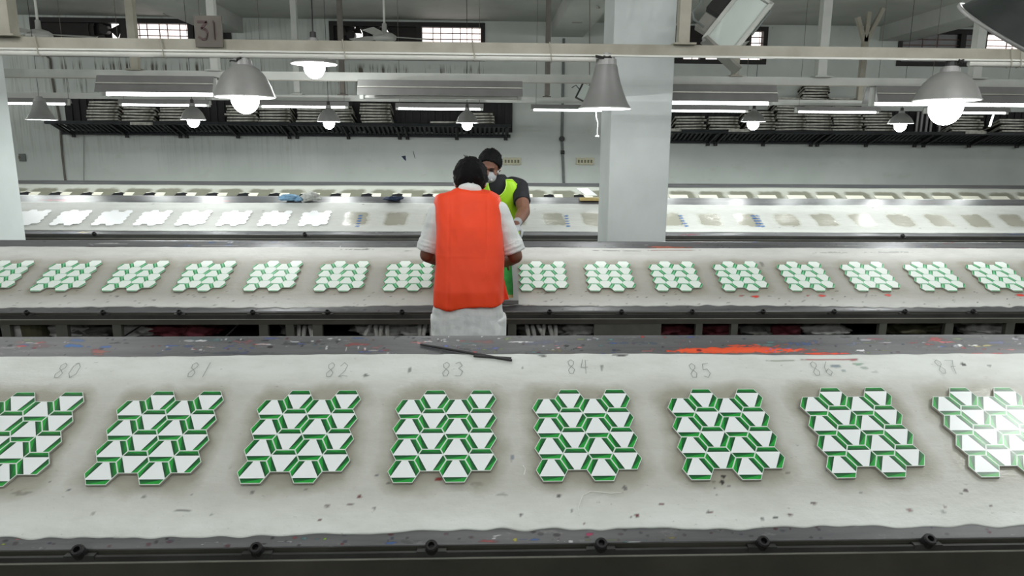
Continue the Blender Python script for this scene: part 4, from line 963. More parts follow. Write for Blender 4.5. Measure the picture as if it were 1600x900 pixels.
for s in (-1, 1):
    tube(bm, [(gx+s*.085, GY, .88), (gx+s*.1, GY-.02, .47), (gx+s*.1, GY+.02, .10)], [.115, .085, .07], 16)
mesh_part('trousers', bm, 'trouser', m2, .012, 2)
for s in (-1, 1):
    bm = BM(); loft(bm, [((gx+s*.1, GY-.03, .0), .045, .13), ((gx+s*.1, GY-.03, .03), .048, .135), ((gx+s*.1, GY-.0, .06), .04, .10), ((gx+s*.1, GY+.03, .10), .036, .05)], 18); obj('shoe', bm, 'shoe', m2, smooth=True)

# ------------------------------------------------------------------ overhead bars
def rail_between(a, b, hy, hz, mat, name, label, extra=None):
    a, b = Vector(a), Vector(b); t = empty(name, (a+b)/2, label, 'beam', 'overhead steel bars')
    bm = BM(); bar(bm, a, b, hy, hz); obj('bar', bm, mat, t); return t
def ext(p, q, x0, x1): # extend the line through p, q to given X
    d = (q-p)/(q.x-p.x); return p+d*(x0-p.x), p+d*(x1-p.x)
YA, YBB, YC = 5.0, 7.0, 9.25
a, b = ext(W(0, 68, YA), W(1600, 86, YA), -6.8, 8.2); zA = (a.z+b.z)/2; a.z = b.z = zA
tA = rail_between(a, b, .06, .075, 'bar', 'overhead_bar', 'nearest cream overhead bar carrying the number sign and big lamps'); ZA = zA
bm = BM(); box(bm, (-6.8, YA-.045, ZA-.045), (8.2, YA-.02, ZA-.033)); obj('lower_lip', bm, 'tubewhite', tA)
for x0, x1, lab in ((W(0, 85, YA).x-3, W(930, 85, YA).x, 'long white tube strapped under the nearest bar left of the pillar'), (W(1512, 85, YA).x, W(1512, 85, YA).x+3, 'white tube strapped under the nearest overhead bar at the right edge')):
    bm = BM(); tube(bm, [(x0, YA-.02, ZA-.062), (x1, YA-.02, ZA-.062)], .019, 12); c = tag(obj('white_conduit', bm, 'tubewhite', loc=((x0+x1)/2, YA, ZA-.06)), lab, 'pipe')
def strap(px, Y=YA):
    x = W(px, 80, Y).x; bm = BM(); tube(bm, [(x-.01, Y-.045, ZA+.045), (x, Y-.045, ZA-.03), (x+.004, Y-.05, ZA-.08), (x+.004, Y, ZA-.085)], .004, 6); obj('cable_tie', bm, 'bar', tA)
for px in (65, 259, 540, 741, 860, 1575, 1590): strap(px)
a, b = ext(W(0, 110, YBB), W(1600, 134, YBB), -8.5, 10.5); ZB_ = (a.z+b.z)/2; a.z = b.z = ZB_+.0
tB = rail_between(a, b, .06, .075, 'barw', 'overhead_bar', 'second overhead bar, off-white, behind the number sign'); bm = BM(); box(bm, (-8.5, YBB-.05, ZB_-.045), (10.5, YBB-.03, ZB_-.038)); obj('lower_lip', bm, 'bar', tB)
a, b = ext(W(0, 148, YC), W(1600, 164, YC), -9.5, 11.5); ZC_ = (a.z+b.z)/2; a.z = b.z = ZC_
tC = rail_between(a, b, .06, .07, 'barw', 'overhead_bar', 'third overhead bar, farthest from us, the row of small lamps under it')
# hangers
HG = 'vertical steel hangers of the overhead bars'
def hanger(px, py, Y, ztop, w, mat, label, d=None):
    x = W(px, py, Y).x; zb = {YA: ZA, YBB: ZB_, YC: ZC_}[Y]+.036; bm = BM(); box(bm, (x-w/2, Y-w/2, zb), (x+w/2, Y+w/2, ztop))
    box(bm, (x-w, Y-w, zb), (x+w, Y+w, zb+.012)); tag(obj('hanger_post', bm, mat, loc=(x, Y, zb)), label, 'post', HG)
hanger(10, 40, YA, ZC, .10, 'bar', 'wide cream hanger post in the top left corner')
hanger(1068, 40, YA, ZC, .075, 'bar', 'cream hanger post just right of the middle pillar')
hanger(208, 60, YBB, ZC, .07, 'bar', 'grey hanger post crossing the left window beside its bright pane')
hanger(336, 95, YBB, ZC, .07, 'barw', 'white hanger post behind the number sign')
hanger(1283, 100, YBB, ZC, .085, 'barw', 'white hanger post left of the Y-shaped bracket')
hanger(1530, 60, YBB, ZC, .085, 'barw', 'white hanger post in front of the right window')
hanger(462, 80, YC, ZC, .07, 'barw', 'slim white hanger post left of the hanging lamp')
hanger(533, 80, YC, ZC, .06, 'rod', 'brown hanger post over the left end of the second window')
hanger(855, 100, YC, ZC, .05, 'rod', 'brown hanger post left of the middle pillar')
hanger(1148, 120, YBB, ZC, .06, 'bar', 'cream hanger post below the floodlight')
# Y bracket
x = W(1348, 100, YC); bm = BM(); top = W(1352, 68, YC); box(bm, (x.x-.035, YC-.03, ZC_+.03), (x.x+.035, YC+.03, top.z+.02))
for px, py in ((1340, 27), (1358, 19), (1380, 13)):
    q = W(px, py, YC); bar(bm, (x.x, YC, top.z), q, .05, .05)
tag(obj('branching_bracket', bm, 'bar', loc=(x.x, YC, ZC_)), 'cream post branching in three arms up to the ceiling beam', 'bracket')
# twin brown rods left of middle pillar up to ceiling
bm = BM(); a = W(858, 8, 9.0); bar(bm, (a.x, 9.0, ZC_+.04), (a.x, 9.0, ZC), .05, .05); 
tag(obj('ceiling_rod', bm, 'rod', loc=(a.x, 9.0, ZC_)), 'dark twin rod dropping from the ceiling left of the middle pillar', 'rod')

# number sign
c0, c1 = W(302, 24, YA-.05), W(349, 74, YA-.05); t = empty('number_sign', ((c0.x+c1.x)/2, YA-.05, c1.z), 'square brown sign reading 31 standing on the nearest overhead bar', 'sign')
bm = BM(); box(bm, (c0.x, YA-.05, c1.z), (c1.x, YA-.04, c0.z)); obj('sign_board', bm, 'sign', t)
def glyph(bm, pts, x0, z0, sx, sz, w):
    for a, b in zip(pts, pts[1:]): bar(bm, (x0+a[0]*sx, YA-.052, z0+a[1]*sz), (x0+b[0]*sx, YA-.052, z0+b[1]*sz), .004, w)
bm = BM(); Wd = c1.x-c0.x; Hh = c0.z-c1.z; z0 = c1.z+Hh*.24; ww = Wd*.085
glyph(bm, [(0, 1), (1, 1), (.35, .62), (.75, .6), (1, .35), (.85, .05), (.45, 0), (0, .15)], c0.x+Wd*.13, z0, Wd*.34, Hh*.56, ww)
glyph(bm, [(.0, .0), (.0, 1.0), (-.3, 1.0)], c0.x+Wd*.72, z0, Wd*.2, Hh*.56, ww*1.1); obj('lettering', bm, 'signink', t)

# ------------------------------------------------------------------ lamps
def lamp(px, py_rim, Y, w_px, h_px, kind, label, group, lit=True, topz=None, power=P_LAMP, tilt=0, cable=True, mat='alu', bulb_drop=0, bigbulb=1.0):
    zc = Y*1.0; rim = W(px, py_rim, Y); r = w_px/2/F*Y*1.02; h = h_px/F*Y
    t = empty('pendant_lamp', rim, label, 'lamp', group)
    t.rotation_euler.y = tilt
    o = Vector(rim)
    bm = BM()
    if kind == 'bell': prof = [(1, 0), (.97, .06), (.88, .24), (.74, .44), (.54, .60), (.36, .68), (.30, .70)]
    elif kind == 'cone': prof = [(1, 0), (.86, .10), (.70, .28), (.57, .46), (.48, .62), (.43, .74), (.40, .78)]
    else: prof = [(1, 0), (.93, .12), (.78, .32), (.52, .52), (.30, .62), (.24, .66)]
    lathe(bm, o, [(r*a, h*b) for a, b in prof], seg=32); lathe(bm, o, [(r*a*.975, h*b-.002) for a, b in prof][::-1], seg=32, mi=1)
    lathe(bm, o, [(r*.975, -.002), (r*1.015, -.002), (r*1.015, .004), (r, .004)], seg=32, mi=1)
    obj('shade', bm, None, t, mats=[mat, 'shadein'], smooth=True)
    tp = prof[-1]; bm = BM(); lathe(bm, o, [(r*tp[0], h*tp[1]-.002), (r*tp[0]*.95, h*(tp[1]+.1)), (r*tp[0]*.8, h*(tp[1]+.1)), (r*tp[0]*.78, h*(tp[1]+.14)), (0, h*(tp[1]+.14))], seg=20); obj('socket_collar', bm, 'alu', t)
    bm = BM(); lathe(bm, o, [(r*tp[0]*.6, h*(tp[1]+.12)), (r*tp[0]*.55, h*.98), (r*.05, h*1.0), (0, h)], seg=16); obj('lamp_cap', bm, 'cap' if kind != 'cone' else 'alu', t)
    rb = r*.46*bigbulb
    bm = BM(); cz = h*.12-rb*.5-bulb_drop; sphere(bm, o+Vector((0, 0, cz)), rb, (1, 1, 1.1), None, 20, 14); lathe(bm, o, [(rb*.6, cz+rb*.6), (rb*.4, cz+rb*1.6), (rb*.35, h*.6)], seg=14)
    obj('bulb', bm, 'bulb' if lit else 'tubeoff', t, smooth=True)
    if lit:
        p = point(o+Vector((0, 0, cz-rb*1.1-.03)), power, rb*.9, t)
    if topz:
        bm = BM(); tube(bm, [o+Vector((0, 0, h)), o+Vector((.004, 0, h+(topz-o.z-h)*.5)), (o.x, o.y, topz)], .006 if Y < 8 else .003, 6); obj('cord', bm, 'cable', t)
    return t
GA = 'big lamps hung along the nearest overhead bar'; GC = 'small lamps in a row under the farthest overhead bar'
lamp(383, 152, YA, 86, 66, 'bell', 'grey dome lamp, lit, left of the men just under the nearest bar', GA, True, ZA-.03)
lamp(945, 170, YA, 78, 82, 'cone', 'grey bell-shaped lamp with narrow flared shade in front of the middle pillar', GA, True, ZA-.03, mat='shadegrey', bigbulb=.75, bulb_drop=-.05)
lamp(1479, 157, YA, 92, 60, 'bell', 'brightest grey dome lamp, lit, near the right edge', GA, True, ZA-.03, bulb_drop=.03, bigbulb=1.1)
lamp(491, 100, 6.2, 66, 46, 'dome', 'lit dome lamp hung on a long cord behind the nearest bar', 'lamps hung on long cords', True, ZC, power=P_LAMP, bulb_drop=.01)
for px, py, w, h, k, lab in ((65, 187, 40, 34, 'cone', 'small flared grey lamp by the left pillar'), (302, 187, 35, 30, 'dome', 'small lit lamp left of the big dome lamp'), (514, 190, 34, 30, 'dome', 'small lit lamp in front of the shelf left of the men'), (730, 192, 33, 28, 'dome', 'small lit lamp above the men'),
    (1177, 190, 36, 24, 'dome', 'small lit lamp right of the middle pillar'), (1407, 193, 36, 24, 'dome', 'small lit lamp left of the brightest dome lamp')):
    lamp(px, py, 8.42, w, h, k, lab, GC, True, ZC, power=P_FAR*(0.2 if px == 65 else 1), bulb_drop=(-.05 if px == 65 else .012), bigbulb=(.7 if px == 65 else 1.05), mat='alu')
# lamp out of frame to the right whose glare shows in the sheet below 87
t = lamp(1479, 157, YA, 92, 60, 'bell', 'grey dome lamp hung over the right part of the nearest table', 'lamps over the nearest table', True, None, power=14)
t.location = (2.5, 2.12, 2.1)
# unlit tilted dark shade in the top right corner
c = W(1580, 55, 2.05); t = empty('tilted_lamp', c, 'dark green-grey lamp shade hanging tilted in the top right corner', 'lamp'); vd = (c-Vector((0, 0, CAMZ))).normalized(); ax = RT*.66 + UP*.75; ax = ((ax-vd*ax.dot(vd)).normalized() - vd*.10).normalized()
bm = BM(); lathe(bm, c, [(.165, 0), (.15, .012), (.10, .10), (.06, .17), (.04, .19), (0, .2)], ax, 36); lathe(bm, c, [(0, .195), (.038, .187), (.058, .167), (.098, .098), (.16, .002)], ax, 36, 1); obj('shade', bm, None, t, mats=['shadedark', 'shadedark'], smooth=True)
bm = BM(); lathe(bm, c, [(.158, -.003), (.168, -.003), (.168, .006), (.158, .006), (.158, -.003)], ax, 36); obj('rim', bm, 'alu', t, smooth=True)
bm = BM(); e = c+ax*.2; tube(bm, [e, e+Vector((.03, 0, .1)), (e.x+.03, e.y, ZC)], .008, 6); obj('cord', bm, 'cable', t)
# tangled cables on bar lamps
def tangle(px, py, n, w, h, label, seed):
    r = random.Random(seed); bm = BM(); pts = [W(px + r.uniform(-w, w), py + r.uniform(-h, h), YA-.06+r.uniform(-.02, .02)) for _ in range(n)]
    P = []
    for a, b, c in zip(pts, pts[1:], pts[2:]):
        for k in range(5): t_ = k/5; P.append(((a+b)/2)*(1-t_)**2 + b*2*t_*(1-t_) + ((b+c)/2)*t_**2)
    tube(bm, P, .005, 6); tag(obj('tangled_cable', bm, 'cable', loc=P[0]), label, 'cable')
tangle(942, 90, 12, 18, 4, 'tangled black cable above the flared lamp by the pillar', 4)
tangle(366, 97, 7, 14, 7, 'black cable beside the cap of the left dome lamp', 9)
tangle(1503, 97, 8, 7, 6, 'black cable beside the cap of the brightest dome lamp', 12)

# fluorescent fixtures
def fixture(pa, pb, Y, label, group, lit=True, deep=.22, power=P_TUBE, tall=None, real=None):
    a, b = (W(*pa, Y), W(*pb, Y)) if real is None else map(Vector, real); z = (a.z+b.z)/2; x0, x1 = a.x, b.x
    t = empty('tube_fixture', ((x0+x1)/2, Y, z), label, 'light fixture', group)
    h = tall or .05
    bm = BM(); prof = [(-deep/2, .004), (-deep*.28, h), (deep*.28, h), (deep/2, .004), (deep/2-.008, .004), (deep*.27, h-.006), (-deep*.27, h-.006), (-deep/2+.008, .004)]
    v0 = [bm.verts.new((x0-.02, Y+p, z+q)) for p, q in prof]; v1 = [bm.verts.new((x1+.02, Y+p, z+q)) for p, q in prof]
    for k in range(8): bm.faces.new((v0[k], v0[(k+1) % 8], v1[(k+1) % 8], v1[k]))
    bm.faces.new(v0[::-1]); bm.faces.new(v1); obj('reflector', bm, 'shadegrey', t)
    if h > .1: bm = BM(); k_ = -deep*.39; box(bm, (x0-.02, Y+k_-.012, z+h*.52), (x1+.02, Y+k_+.004, z+h*.58)); obj('reflector_seam', bm, 'railedge', t)
    bm = BM(); tube(bm, [(x0, Y, z-.002), (x1, Y, z-.002)], .018 if Y > 8 else .016, 10); obj('fluorescent_tube', bm, 'tube' if lit else 'tubeoff', t)
    for x in (x0, x1):
        bm = BM(); box(bm, (x-.02, Y-.025, z-.022), (x+.015, Y+.025, z+h-.01)); obj('end_cap', bm, 'barw', t)
    if lit: area(((x0+x1)/2, Y, z-.024), x1-x0, .05, power, t)
    return t
GF = 'lit tube fixtures under the farthest bar'
for pa, pb, lab in (((-20, 161), (106, 161), 'by the left pillar'), ((190, 163), (326, 164), 'above the screens left of the big dome lamp'), ((408, 166), (542, 166.5), 'right of the big dome lamp'), ((621, 169), (753, 170), 'above the shelf over the men'),
    ((832, 171), (966, 172), 'crossing behind the flared lamp'), ((1040, 172.5), (1166, 173), 'right of the middle pillar'), ((1245, 174), (1370, 175), 'above the shelf right of the pillar'), ((1447, 175), (1572, 176), 'behind the brightest dome lamp')):
    t = fixture(pa, pb, 9.15, 'thin lit tube fixture '+lab, GF, True, .12, P_TUBE*.12, .06)
    for q in (-.35, .35): point(t.location+Vector((q, 0, -.05)), P_TUBE*.95, .03, t, 168)
GG = 'wide grey reflector fixtures under the second bar'
fixture((165, 146), (338, 148), 6.6, 'wide grey reflector fixture, lit, left, below the second bar', GG, True, .30, P_TUBE*1.0, .15)
fixture((566, 151), (812, 153), 6.6, 'wide grey reflector fixture, unlit, in the middle', GG, False, .30, 0, .14)
fixture((1010, 160), (1203, 161), 6.9, 'wide grey reflector fixture, lit, right of the middle pillar', GG, True, .30, P_TUBE*1.0, .16)
fixture((1362, 162), (1612, 164), 6.9, 'wide grey reflector fixture behind the brightest dome lamp', GG, True, .30, P_TUBE*1.0, .16)
GH = 'added unseen battens filling the hall with light'
def batten(x, Y, z, lab, power, lx=1.2):  # out-of-view batten added to raise the ambient light
    t = empty('fill_batten', (x, Y, z), lab, 'light fixture', GH)
    bm = BM(); box(bm, (x-lx/2, Y-.025, z+.03), (x+lx/2, Y+.025, z+.07)); obj('batten_body', bm, 'barw', t)
    bm = BM(); tube(bm, [(x-lx/2+.02, Y, z), (x+lx/2-.02, Y, z)], .014, 8); obj('fluorescent_tube', bm, 'tube', t)
    for q in (-lx/2, lx/2-.03):
        bm = BM(); box(bm, (x+q, Y-.02, z-.016), (x+q+.03, Y+.02, z+.03)); obj('end_cap', bm, 'barw', t)
    for q in (-.4, .4):
        bm = BM(); tube(bm, [(x+q, Y, z+.07), (x+q, Y, ZC)], .004, 5); obj('chain', bm, 'cable', t)
    for q in (-.35, .35):
        o = point((x+q, Y+.0, z-.06), power, .05, t); o = point((x+q, Y, z+.12), power*.5, .05, t)
PB = 11
for Y, z, lab in ((3.4, 2.95, 'between the first two tables'), (.4, 3.1, 'above the photographer'), (-2.6, 3.1, 'behind the photographer')):
    for x, w in ((-6, 'far left'), (-3, 'left'), (0, 'middle'), (3, 'right'), (6, 'far right')): batten(x, Y, z, f'added unseen fill batten hung high {lab}, {w}', PB)
for x, Y, lab in ((-6.9, 6.2, 'beyond the left edge by the second bar'), (7.4, 6.2, 'beyond the right edge by the second bar'), (-9, 8.6, 'in the far left corner'), (9.8, 8.6, 'in the far right corner')): batten(x, Y, 2.9, 'added unseen fill batten '+lab, PB*1.3, 1.0)
for t in [o for o in bpy.data.objects if o.name.startswith('tube_fixture')]:
    h = .14 if 6 < t.location.y < 8 else .055
    if t.location.y > 8:
        for s in (-.5, .5):
            bm = BM(); x, y, z = t.location; tube(bm, [(x+s, y, z+h-.01), (x+s, y, ZC)], .003, 5); obj('wire', bm, 'rod', t)
    else:
        for s in (-.5, .5):
            bm = BM(); x, y, z = t.location; bar(bm, (x+s, y, z+h-.01), (x+s, YBB-.0, ZB_-.03), .012, .012); obj('hanger_strip', bm, 'rod', t)

# floodlights
fl = W(1152, 36, 5.5); t = empty('floodlight', fl, 'large white-faced floodlight tilted on the nearest bar right of the pillar', 'floodlight')
uu = (RT*.62 + UP*.78).normalized(); vv_ = (RT*.80 - UP*.55 - FW*.25).normalized(); nn = uu.cross(vv_).normalized(); nn = nn if nn.dot(FW) < 0 else -nn
vv_ = nn.cross(uu).normalized(); L_, S_ = .50, .23
bm = BM(); obox(bm, fl, uu, vv_, nn, L_, S_*1.12, .03); bm2 = bm
obj('housing', bm, 'barw', t)
bm = BM()
for s, a_, l1, l2 in ((1, vv_, L_, .03), (-1, vv_, L_, .03)): obox(bm, fl+a_*s*S_*.52+nn*.025, uu, vv_, nn, l1, l2, .03)
for s in (1, -1): obox(bm, fl+uu*s*L_*.48+nn*.025, uu, vv_, nn, .022, S_*1.1, .03)
obj('bezel', bm, 'barw', t)
bm = BM(); obox(bm, fl+nn*.018, uu, vv_, nn, L_*.9, S_*.92, .008); obj('glass_front', bm, 'floodglass', t)
sd = -vv_ if vv_.dot(RT) > 0 else vv_
for k, (off, ln, wd) in enumerate(((-.13, .13, .11), (.04, .14, .13), (.19, .13, .12))):
    bm = BM(); obox(bm, fl+uu*off+sd*(S_*.56+wd/2)-nn*.01, uu, sd, nn, ln, wd, .06); obj('ballast_box', bm, ['floodbody', 'cap', 'floodbody'][k], t)
bm = BM(); s2 = fl - sd*S_*.62; tube(bm, [fl+uu*.22+sd*.05, fl+uu*.24-sd*.05, s2+uu*.2, s2+uu*.05, s2-uu*.02], .009, 8); obj('bracket', bm, 'pipe', t)
bm = BM(); q1, q2 = W(1105, 66, 5.5), W(1148, 106, 5.4); 
obox(bm, (q1+q2)/2, (q2-q1).normalized(), FW, (q2-q1).normalized().cross(FW), .36, .14, .02); obj('side_visor', bm, 'floodbody', t)
bm = BM(); tube(bm, [W(1098, -25, 5.5), W(1094, 5, 5.5), W(1082, 18, 5.5), W(1084, 30, 5.5), W(1100, 42, 5.5)], .009, 8); obj('power_cable', bm, 'pipe', t)
bm = BM(); tube(bm, [fl-nn*.02+uu*.1, fl+uu*.1-nn*.1+Vector((0, 0, .35)), (fl.x, fl.y+.05, ZC)], .014, 8); obj('mounting_rod', bm, 'bar', t)
fl = W(917, 146, 8.6); t = empty('floodlight', fl, 'small floodlight tilted behind the flared lamp', 'floodlight'); uu = (RT*.45+UP*.9).normalized(); vv2 = (RT*.9-UP*.45).normalized()
bm = BM(); obox(bm, fl, uu, vv2, FW, .18, .17, .02); obj('glass_front', bm, 'floodglass', t); bm = BM(); obox(bm, fl+FW*.03-vv2*.012, uu, vv2, FW, .2, .19, .035); obj('housing', bm, 'cap', t)
bm = BM(); tube(bm, [fl-vv2*.09, fl-vv2*.16+uu*.03, fl-vv2*.19-uu*.02], .006, 6); obj('cable', bm, 'cable', t)
bm = BM(); tube(bm, [fl+uu*.08+FW*.04, Vector((fl.x, fl.y+.03, ZC))], .006, 6); obj('suspension_wire', bm, 'rod', t)
# pull cord with knob
bm = BM(); P = [W(931, 172, YA), W(931, 184, YA), W(934, 192, YA), W(933, 202, YA), W(933, 211, YA)]; tube(bm, P, .0035, 6); lathe(bm, P[-1], [(0, .0), (.013, -.004), (.016, -.012), (0, -.016)], seg=12); tag(obj('pull_cord', bm, 'strap', loc=P[0]), 'white pull cord with a small knob below the flared lamp', 'cord')
# white tube box hanging on right (loop hanger)
bm = BM(); P = [W(1546, 198, YC), W(1552, 180, YC), W(1555, 166, YC), W(1559, 170, YC), W(1557, 178, YC)]; tube(bm, P, .014, 6); sphere(bm, W(1557, 171, YC), .05); tag(obj('white_ribbon', bm, 'strap', loc=P[0]), 'white knotted ribbon hanging from the farthest bar at right', 'ribbon')

# ceiling fans
def ceiling_fan(px, py, Y, r, label, ang):
    c = W(px, py, Y); t = empty('ceiling_fan', c, label, 'fan', 'white ceiling fans')
    bm = BM(); lathe(bm, c, [(0, -.045), (.10, -.045), (.135, -.03), (.14, -.005), (.13, .0), (.14, .012), (.10, .04), (.03, .06), (.028, .15), (.018, .16), (0, .16)], seg=28); obj('motor_hub', bm, 'fanw', t, smooth=True)
    bm = BM(); tube(bm, [c+Vector((0, 0, .15)), (c.x, c.y, ZC)], .014, 10); obj('rod', bm, 'tubewhite', t)
    bm = BM(); lathe(bm, Vector((c.x, c.y, ZC)), [(0, -.12), (.03, -.12), (.06, -.03), (.07, 0)], seg=18); obj('canopy', bm, 'fanw', t)
    for k in range(3):
        a = ang+k*2*PI/3; d = Vector((math.cos(a), math.sin(a), 0)); s = Vector((-d.y, d.x, 0)); bm = BM(); th = .22
        P = [(d*.12-s*.03), (d*.25-s*.06), (d*r-s*.07), (d*r+s*.06), (d*.25+s*.06), (d*.12+s*.03)]
        v = [[bm.verts.new(c+p+Vector((0, 0, .005+dz+p.dot(s)*th))) for p in P] for dz in (0, .005)]
        bm.faces.new(v[0][::-1]); bm.faces.new(v[1])
        for j in range(6): bm.faces.new((v[0][j], v[0][(j+1) % 6], v[1][(j+1) % 6], v[1][j]))
        obj('blade', bm, 'fanw', t)
ceiling_fan(61, 54, 8.6, .58, 'white ceiling fan in front of the left window', .35)
ceiling_fan(601, 58, 8.9, .58, 'white ceiling fan in front of the second window', .35)
ceiling_fan(1150, 80, 8.2, .62, 'white ceiling fan mostly hidden behind the large floodlight', .3)
# small ceiling junction boxes
for px, py, lab in ((265, 20, 'small grey junction box on the ceiling by the left beam'), (902, 32, 'small grey junction box under the middle beam'), (1508, 34, 'small grey junction box above the right window')):
    c = W(px, py, 10.5); bm = BM(); box(bm, c+Vector((-.07, -.05, -.03)), c+Vector((.07, .05, .03))); top = ZB if px != 265 else ZC
    box(bm, c+Vector((-.05, -.04, .03)), Vector((c.x+.05, c.y+.04, top))); tube(bm, [c+Vector((.05, 0, .05)), c+Vector((.25, -.1, .06)), c+Vector((.34, -.4, .1)), c+Vector((.1, -1.2, top-c.z-.02))], .018, 6)
    tag(obj('junction_box', bm, 'floodbody', loc=c), lab, 'box')

# ------------------------------------------------------------------ far wall fittings
for px, lab in ((800, 'cream switch plate beside the head of the man in lime'), (914, 'cream switch plate left of the middle pillar'), (36, 'grey switch plate at the left pillar')):
    c = W(px, 252 if px > 100 else 246, YB); hw = .15 if px > 100 else .05; t = empty('switch_plate', (c.x, YB, c.z-.055), lab, 'switch', 'switch plates on the far wall')
    bm = BM(); box(bm, (c.x-hw, YB-.03, c.z-.06), (c.x+hw, YB, c.z+.06), 0, .004); obj('plate', bm, 'plate' if px > 100 else 'pipe', t)
    for k in range(5 if px > 100 else 1):
        bm = BM(); x = c.x-hw*.72+k*.053; box(bm, (x-.014, YB-.038, c.z-.025), (x+.014, YB-.03, c.z+.025)); obj('switch', bm, 'switch', t)
def wall_pipe(pts, r, label, mat='pipe'):
    P = [W(px, py, YB-.02) for px, py in pts]; bm = BM(); tube(bm, P, r, 8); t = tag(obj('wall_conduit', bm, mat, loc=P[-1]), label, 'pipe'); return t
wp = wall_pipe([(881, 60), (880, 120), (878, 217), (881, 289)], .022, 'grey vertical conduit with a round joint left of the middle pillar')
for px, py, r in ((878, 217, .045), (879, 238, .03)):
    bm = BM(); c = W(px, py, YB-.03); lathe(bm, c, [(0, -.03), (r, -.03), (r, .03), (0, .03)], (0, 1, 0) if r > .04 else (1, 0, 0), 16); bmesh.ops.translate(bm, verts=bm.verts, vec=-Vector(wp['_o'])); q = obj('joint', bm, 'cap'); q.parent = wp
wall_pipe([(66, 82), (78, 92), (80, 115), (86, 150), (93, 185), (97, 240), (102, 282)], .016, 'dark thin cable running down the wall by the left pillar', 'rod')
wall_pipe([(131, 170), (131, 212), (131, 286)], .004, 'hairline wire on the far wall under the left shelf', 'rod')
for px, py, lab, pts in ((631, 247, 'small navy flag-shaped tape mark on the far wall', [(-.04, .03), (.03, .04), (.035, -.05), (0, -.02)]), (647, 242, 'thin dark tape mark on the far wall', [(-.02, .06), (-.01, .06), (.02, -.06), (.012, -.06)])):
    c = W(px, py, YB-.004); bm = BM(); a = [bm.verts.new(c+Vector((x_, 0, z_))) for x_, z_ in pts]; b = [bm.verts.new(v.co+Vector((0, .004, 0))) for v in a]; n_ = len(a)
    bm.faces.new(a); bm.faces.new(b[::-1]); [bm.faces.new((a[k], b[k], b[(k+1) % n_], a[(k+1) % n_])) for k in range(n_)]
    tag(obj('wall_mark', bm, 'navycloth', loc=c), lab, 'tape')

# ------------------------------------------------------------------ shelves with stacked screens
YS = YB-.50
def shelf(pxa, pxb, pya, pyb, label, brk):
    a, b = W(pxa, pya, YS), W(pxb, pyb, YS); z = (a.z+b.z)/2; th = math.radians(20); D = .44
    t = empty('wall_shelf', ((a.x+b.x)/2, YS, z), label, 'shelf', 'dark shelves high on the far wall')
    dv = Vector((0, math.cos(th), -math.sin(th))); nv = Vector((0, math.sin(th), math.cos(th)))
    L_ = b.x-a.x
    for off in (0, D):
        bm = BM(); obox(bm, Vector(((a.x+b.x)/2, YS, z))+dv*off+nv*-.01, (1, 0, 0), dv, nv, L_, .035, .045); obj('edge_angle', bm, 'shelf', t)
    n = int(L_/.074); me = None
    for k in range(n):
        x = a.x+.05+k*(L_-.1)/max(1, n-1)
        if me is None:
            bm = BM(); obox(bm, Vector((x, YS, z))+dv*D/2-nv*.004, (1, 0, 0), dv, nv, .036, D-.035, .012); q = obj('slat', bm, 'shelf', t); me = q; x00 = x
        else:
            q = me.copy(); COL.objects.link(q); q.location = (x-x00, 0, 0)
    for px in brk:
        p = W(px, 204, YB); bm = BM(); e = Vector((p.x, YS, z))+dv*D-nv*.03; bar(bm, Vector((p.x, YS, z))-nv*.035, e, .03, .03); lathe(bm, Vector((p.x, YB-.05, e.z-.03)), [(0, -.02), (.03, -.02), (.03, .03), (0, .03)], seg=12); obj('bracket', bm, 'black', t)
    return t, a.x, b.x, z, dv, nv
SL = shelf(70, 799, 190, 196, 'left dark slatted wall shelf loaded with screens', (117, 200, 283, 293, 373, 453, 465, 545, 625, 637, 714, 790))
bm = BM()
for k, x in enumerate(np.arange(W(104, 170, YS+.45).x, W(797, 170, YS+.45).x, .06)): box(bm, (x, YB-.10-(k % 2)*.02, SL[3]-.1), (x+.06, YB-.06, W(104, 155, YB).z+.02))
tag(obj('dark_back_panel', bm, 'backp', loc=(-3, YB-.1, SL[3])), 'black ribbed panel on the far wall behind the left shelf', 'panel')
SR = shelf(1030, 1700, 202, 212, 'right dark slatted wall shelf loaded with tall stacks', (1106, 1118, 1192, 1267, 1277, 1353, 1429, 1443, 1514, 1589))
bm = BM()
for k, x in enumerate(np.arange(SR[1], SR[2], .06)): box(bm, (x, YB-.10-(k % 2)*.02, SR[3]-.1), (x+.06, YB-.06, SR[3]+.36))
tag(obj('dark_back_panel', bm, 'backp', loc=(6, YB-.1, SR[3])), 'black ribbed panel on the far wall behind the right shelf', 'panel')
def frame_mesh(w):
    bm = BM(); d = .40; r = .035
    for (x0, y0, x1, y1) in ((-w/2, 0, w/2, r), (-w/2, d-r, w/2, d), (-w/2, r, -w/2+r, d-r), (w/2-r, r, w/2, d-r)): box(bm, (x0, y0, .020), (x1, y1, .046), 0)
    box(bm, (-w/2+.004, .006, .008), (w/2-.004, d-.006, .0195), 1)  # dark mesh and spacers below double as the shade in the gaps between frames
    box(bm, (-w/2-.004, .004, 0), (-w/2+.05, .05, .0078), 1); box(bm, (w/2-.05, .004, 0), (w/2+.004, .05, .0078), 1); box(bm, (-w/2, d-.05, 0), (w/2, d-.006, .0078), 1)
    me = bpy.data.meshes.new('screen_frame'); bm.to_mesh(me); bm.free(); me.materials.append(MT['woodlight']); me.materials.append(MT['meshgap']); return me
FM = {w: frame_mesh(w) for w in (.42, .48, .52)}
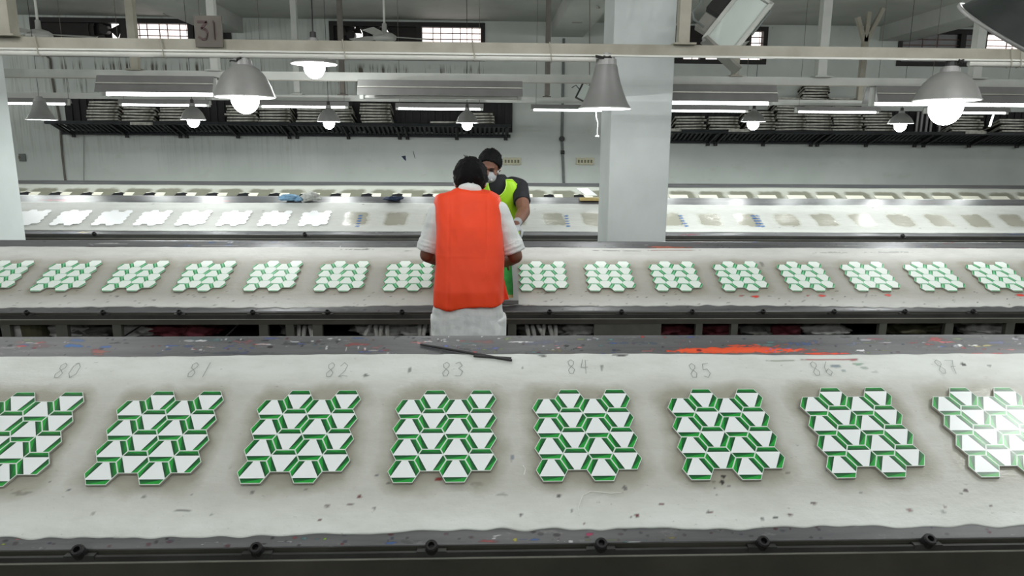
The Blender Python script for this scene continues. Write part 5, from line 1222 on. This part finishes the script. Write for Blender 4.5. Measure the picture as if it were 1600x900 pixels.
def stack(S, px, py, n, w, label, group, mess=.02):
    p = W(px, py, YS+.1); _, xa, xb, z, dv, nv = S
    base = Vector((p.x, YS, z))+dv*.01+nv*.016
    for k in range(n):
        o = bpy.data.objects.new('screen_frame', FM[w]); COL.objects.link(o); o['_o'] = [0, 0, 0]
        o.matrix_world = Matrix.Translation(base+nv*(k*.0475)+Vector((random.uniform(-mess, mess), random.uniform(-.01, .01), 0))) @ Matrix.Rotation(-math.radians(20), 4, 'X') @ Matrix.Rotation(random.uniform(-.06, .06), 4, 'Z') @ Matrix.Rotation(random.uniform(-.008, .008), 4, 'Y')
        tag(o, label + (', bottom one' if k == 0 else ', topmost' if k == n-1 else f', {ORD2[k]} from the bottom'), 'screen frame', group)
for px, n, w, lab in ((163, 7, .48, 'first stack from the left pillar'), (219, 5, .48, 'second stack from the left pillar'), (275, 5, .48, 'third stack from the left, behind a small lamp'), (379, 6, .48, 'stack right below the big dome lamp'), (431, 6, .48, 'stack right of the big dome lamp'),
    (486, 5, .42, 'stack left of the second small lamp'), (530, 6, .42, 'stack right of the second small lamp'), (588, 7, .48, 'tall messy stack in the middle of the left shelf'), (692, 1, .42, 'lone frame left of the lamp above the men'), (748, 4, .48, 'last stack on the right end')):
    stack(SL, px, 185, n, w, f'screen frame, {lab}', 'screen frames stacked on the left shelf')
for px, n, w, lab in ((1078, 5, .48, 'first stack right of the pillar'), (1129, 5, .48, 'second stack right of the pillar'), (1188, 7, .48, 'stack behind the small lamp'), (1236, 12, .48, 'tall stack left of the white hanger post'), (1277, 17, .42, 'tallest stack below the white hanger post'), (1322, 12, .48, 'tall stack left of the branching bracket'),
    (1372, 7, .48, 'stack left of the small lamp near the tubes'), (1508, 6, .52, 'stack behind the brightest dome lamp'), (1583, 5, .48, 'stack at the right edge')):
    stack(SR, px, 190, n, w, f'screen frame, {lab}', 'screen frames stacked on the right shelf', .03)
for i, px in enumerate((1432, 1439, 1447, 1454, 1468)):
    p = W(px, 200, YS+.2); bm = BM(); z = SR[3]-.0; tube(bm, [(p.x, YS+.2, z-.03), (p.x, YS+.2, z+.34)], .02, 10); tag(obj('upright_tube', bm, 'alu', loc=(p.x, YS+.2, z)), ['leftmost', 'second', 'third', 'fourth', 'rightmost, apart'][i]+' of the silvery tubes upright on the right shelf', 'tube', 'upright tubes on the right shelf')
for px, py, lab in ((221, 193, 'pale strip of tape on the front of the left shelf'), (1048, 203, 'pale strip on the right shelf next to the pillar'), (1155, 204, 'pale strip on the right shelf under the small lamp'), (1525, 207, 'pale strip on the right shelf at the right')):
    c = W(px, py, YS-.03); bm = BM(); box(bm, c+Vector((-.17, -.006, -.022)), c+Vector((.17, .012, .022))); tag(obj('pale_strip', bm, 'woodlight', loc=c), lab, 'strip')

# tidy helper keys
for o in bpy.data.objects:
    if '_o' in o: del o['_o']
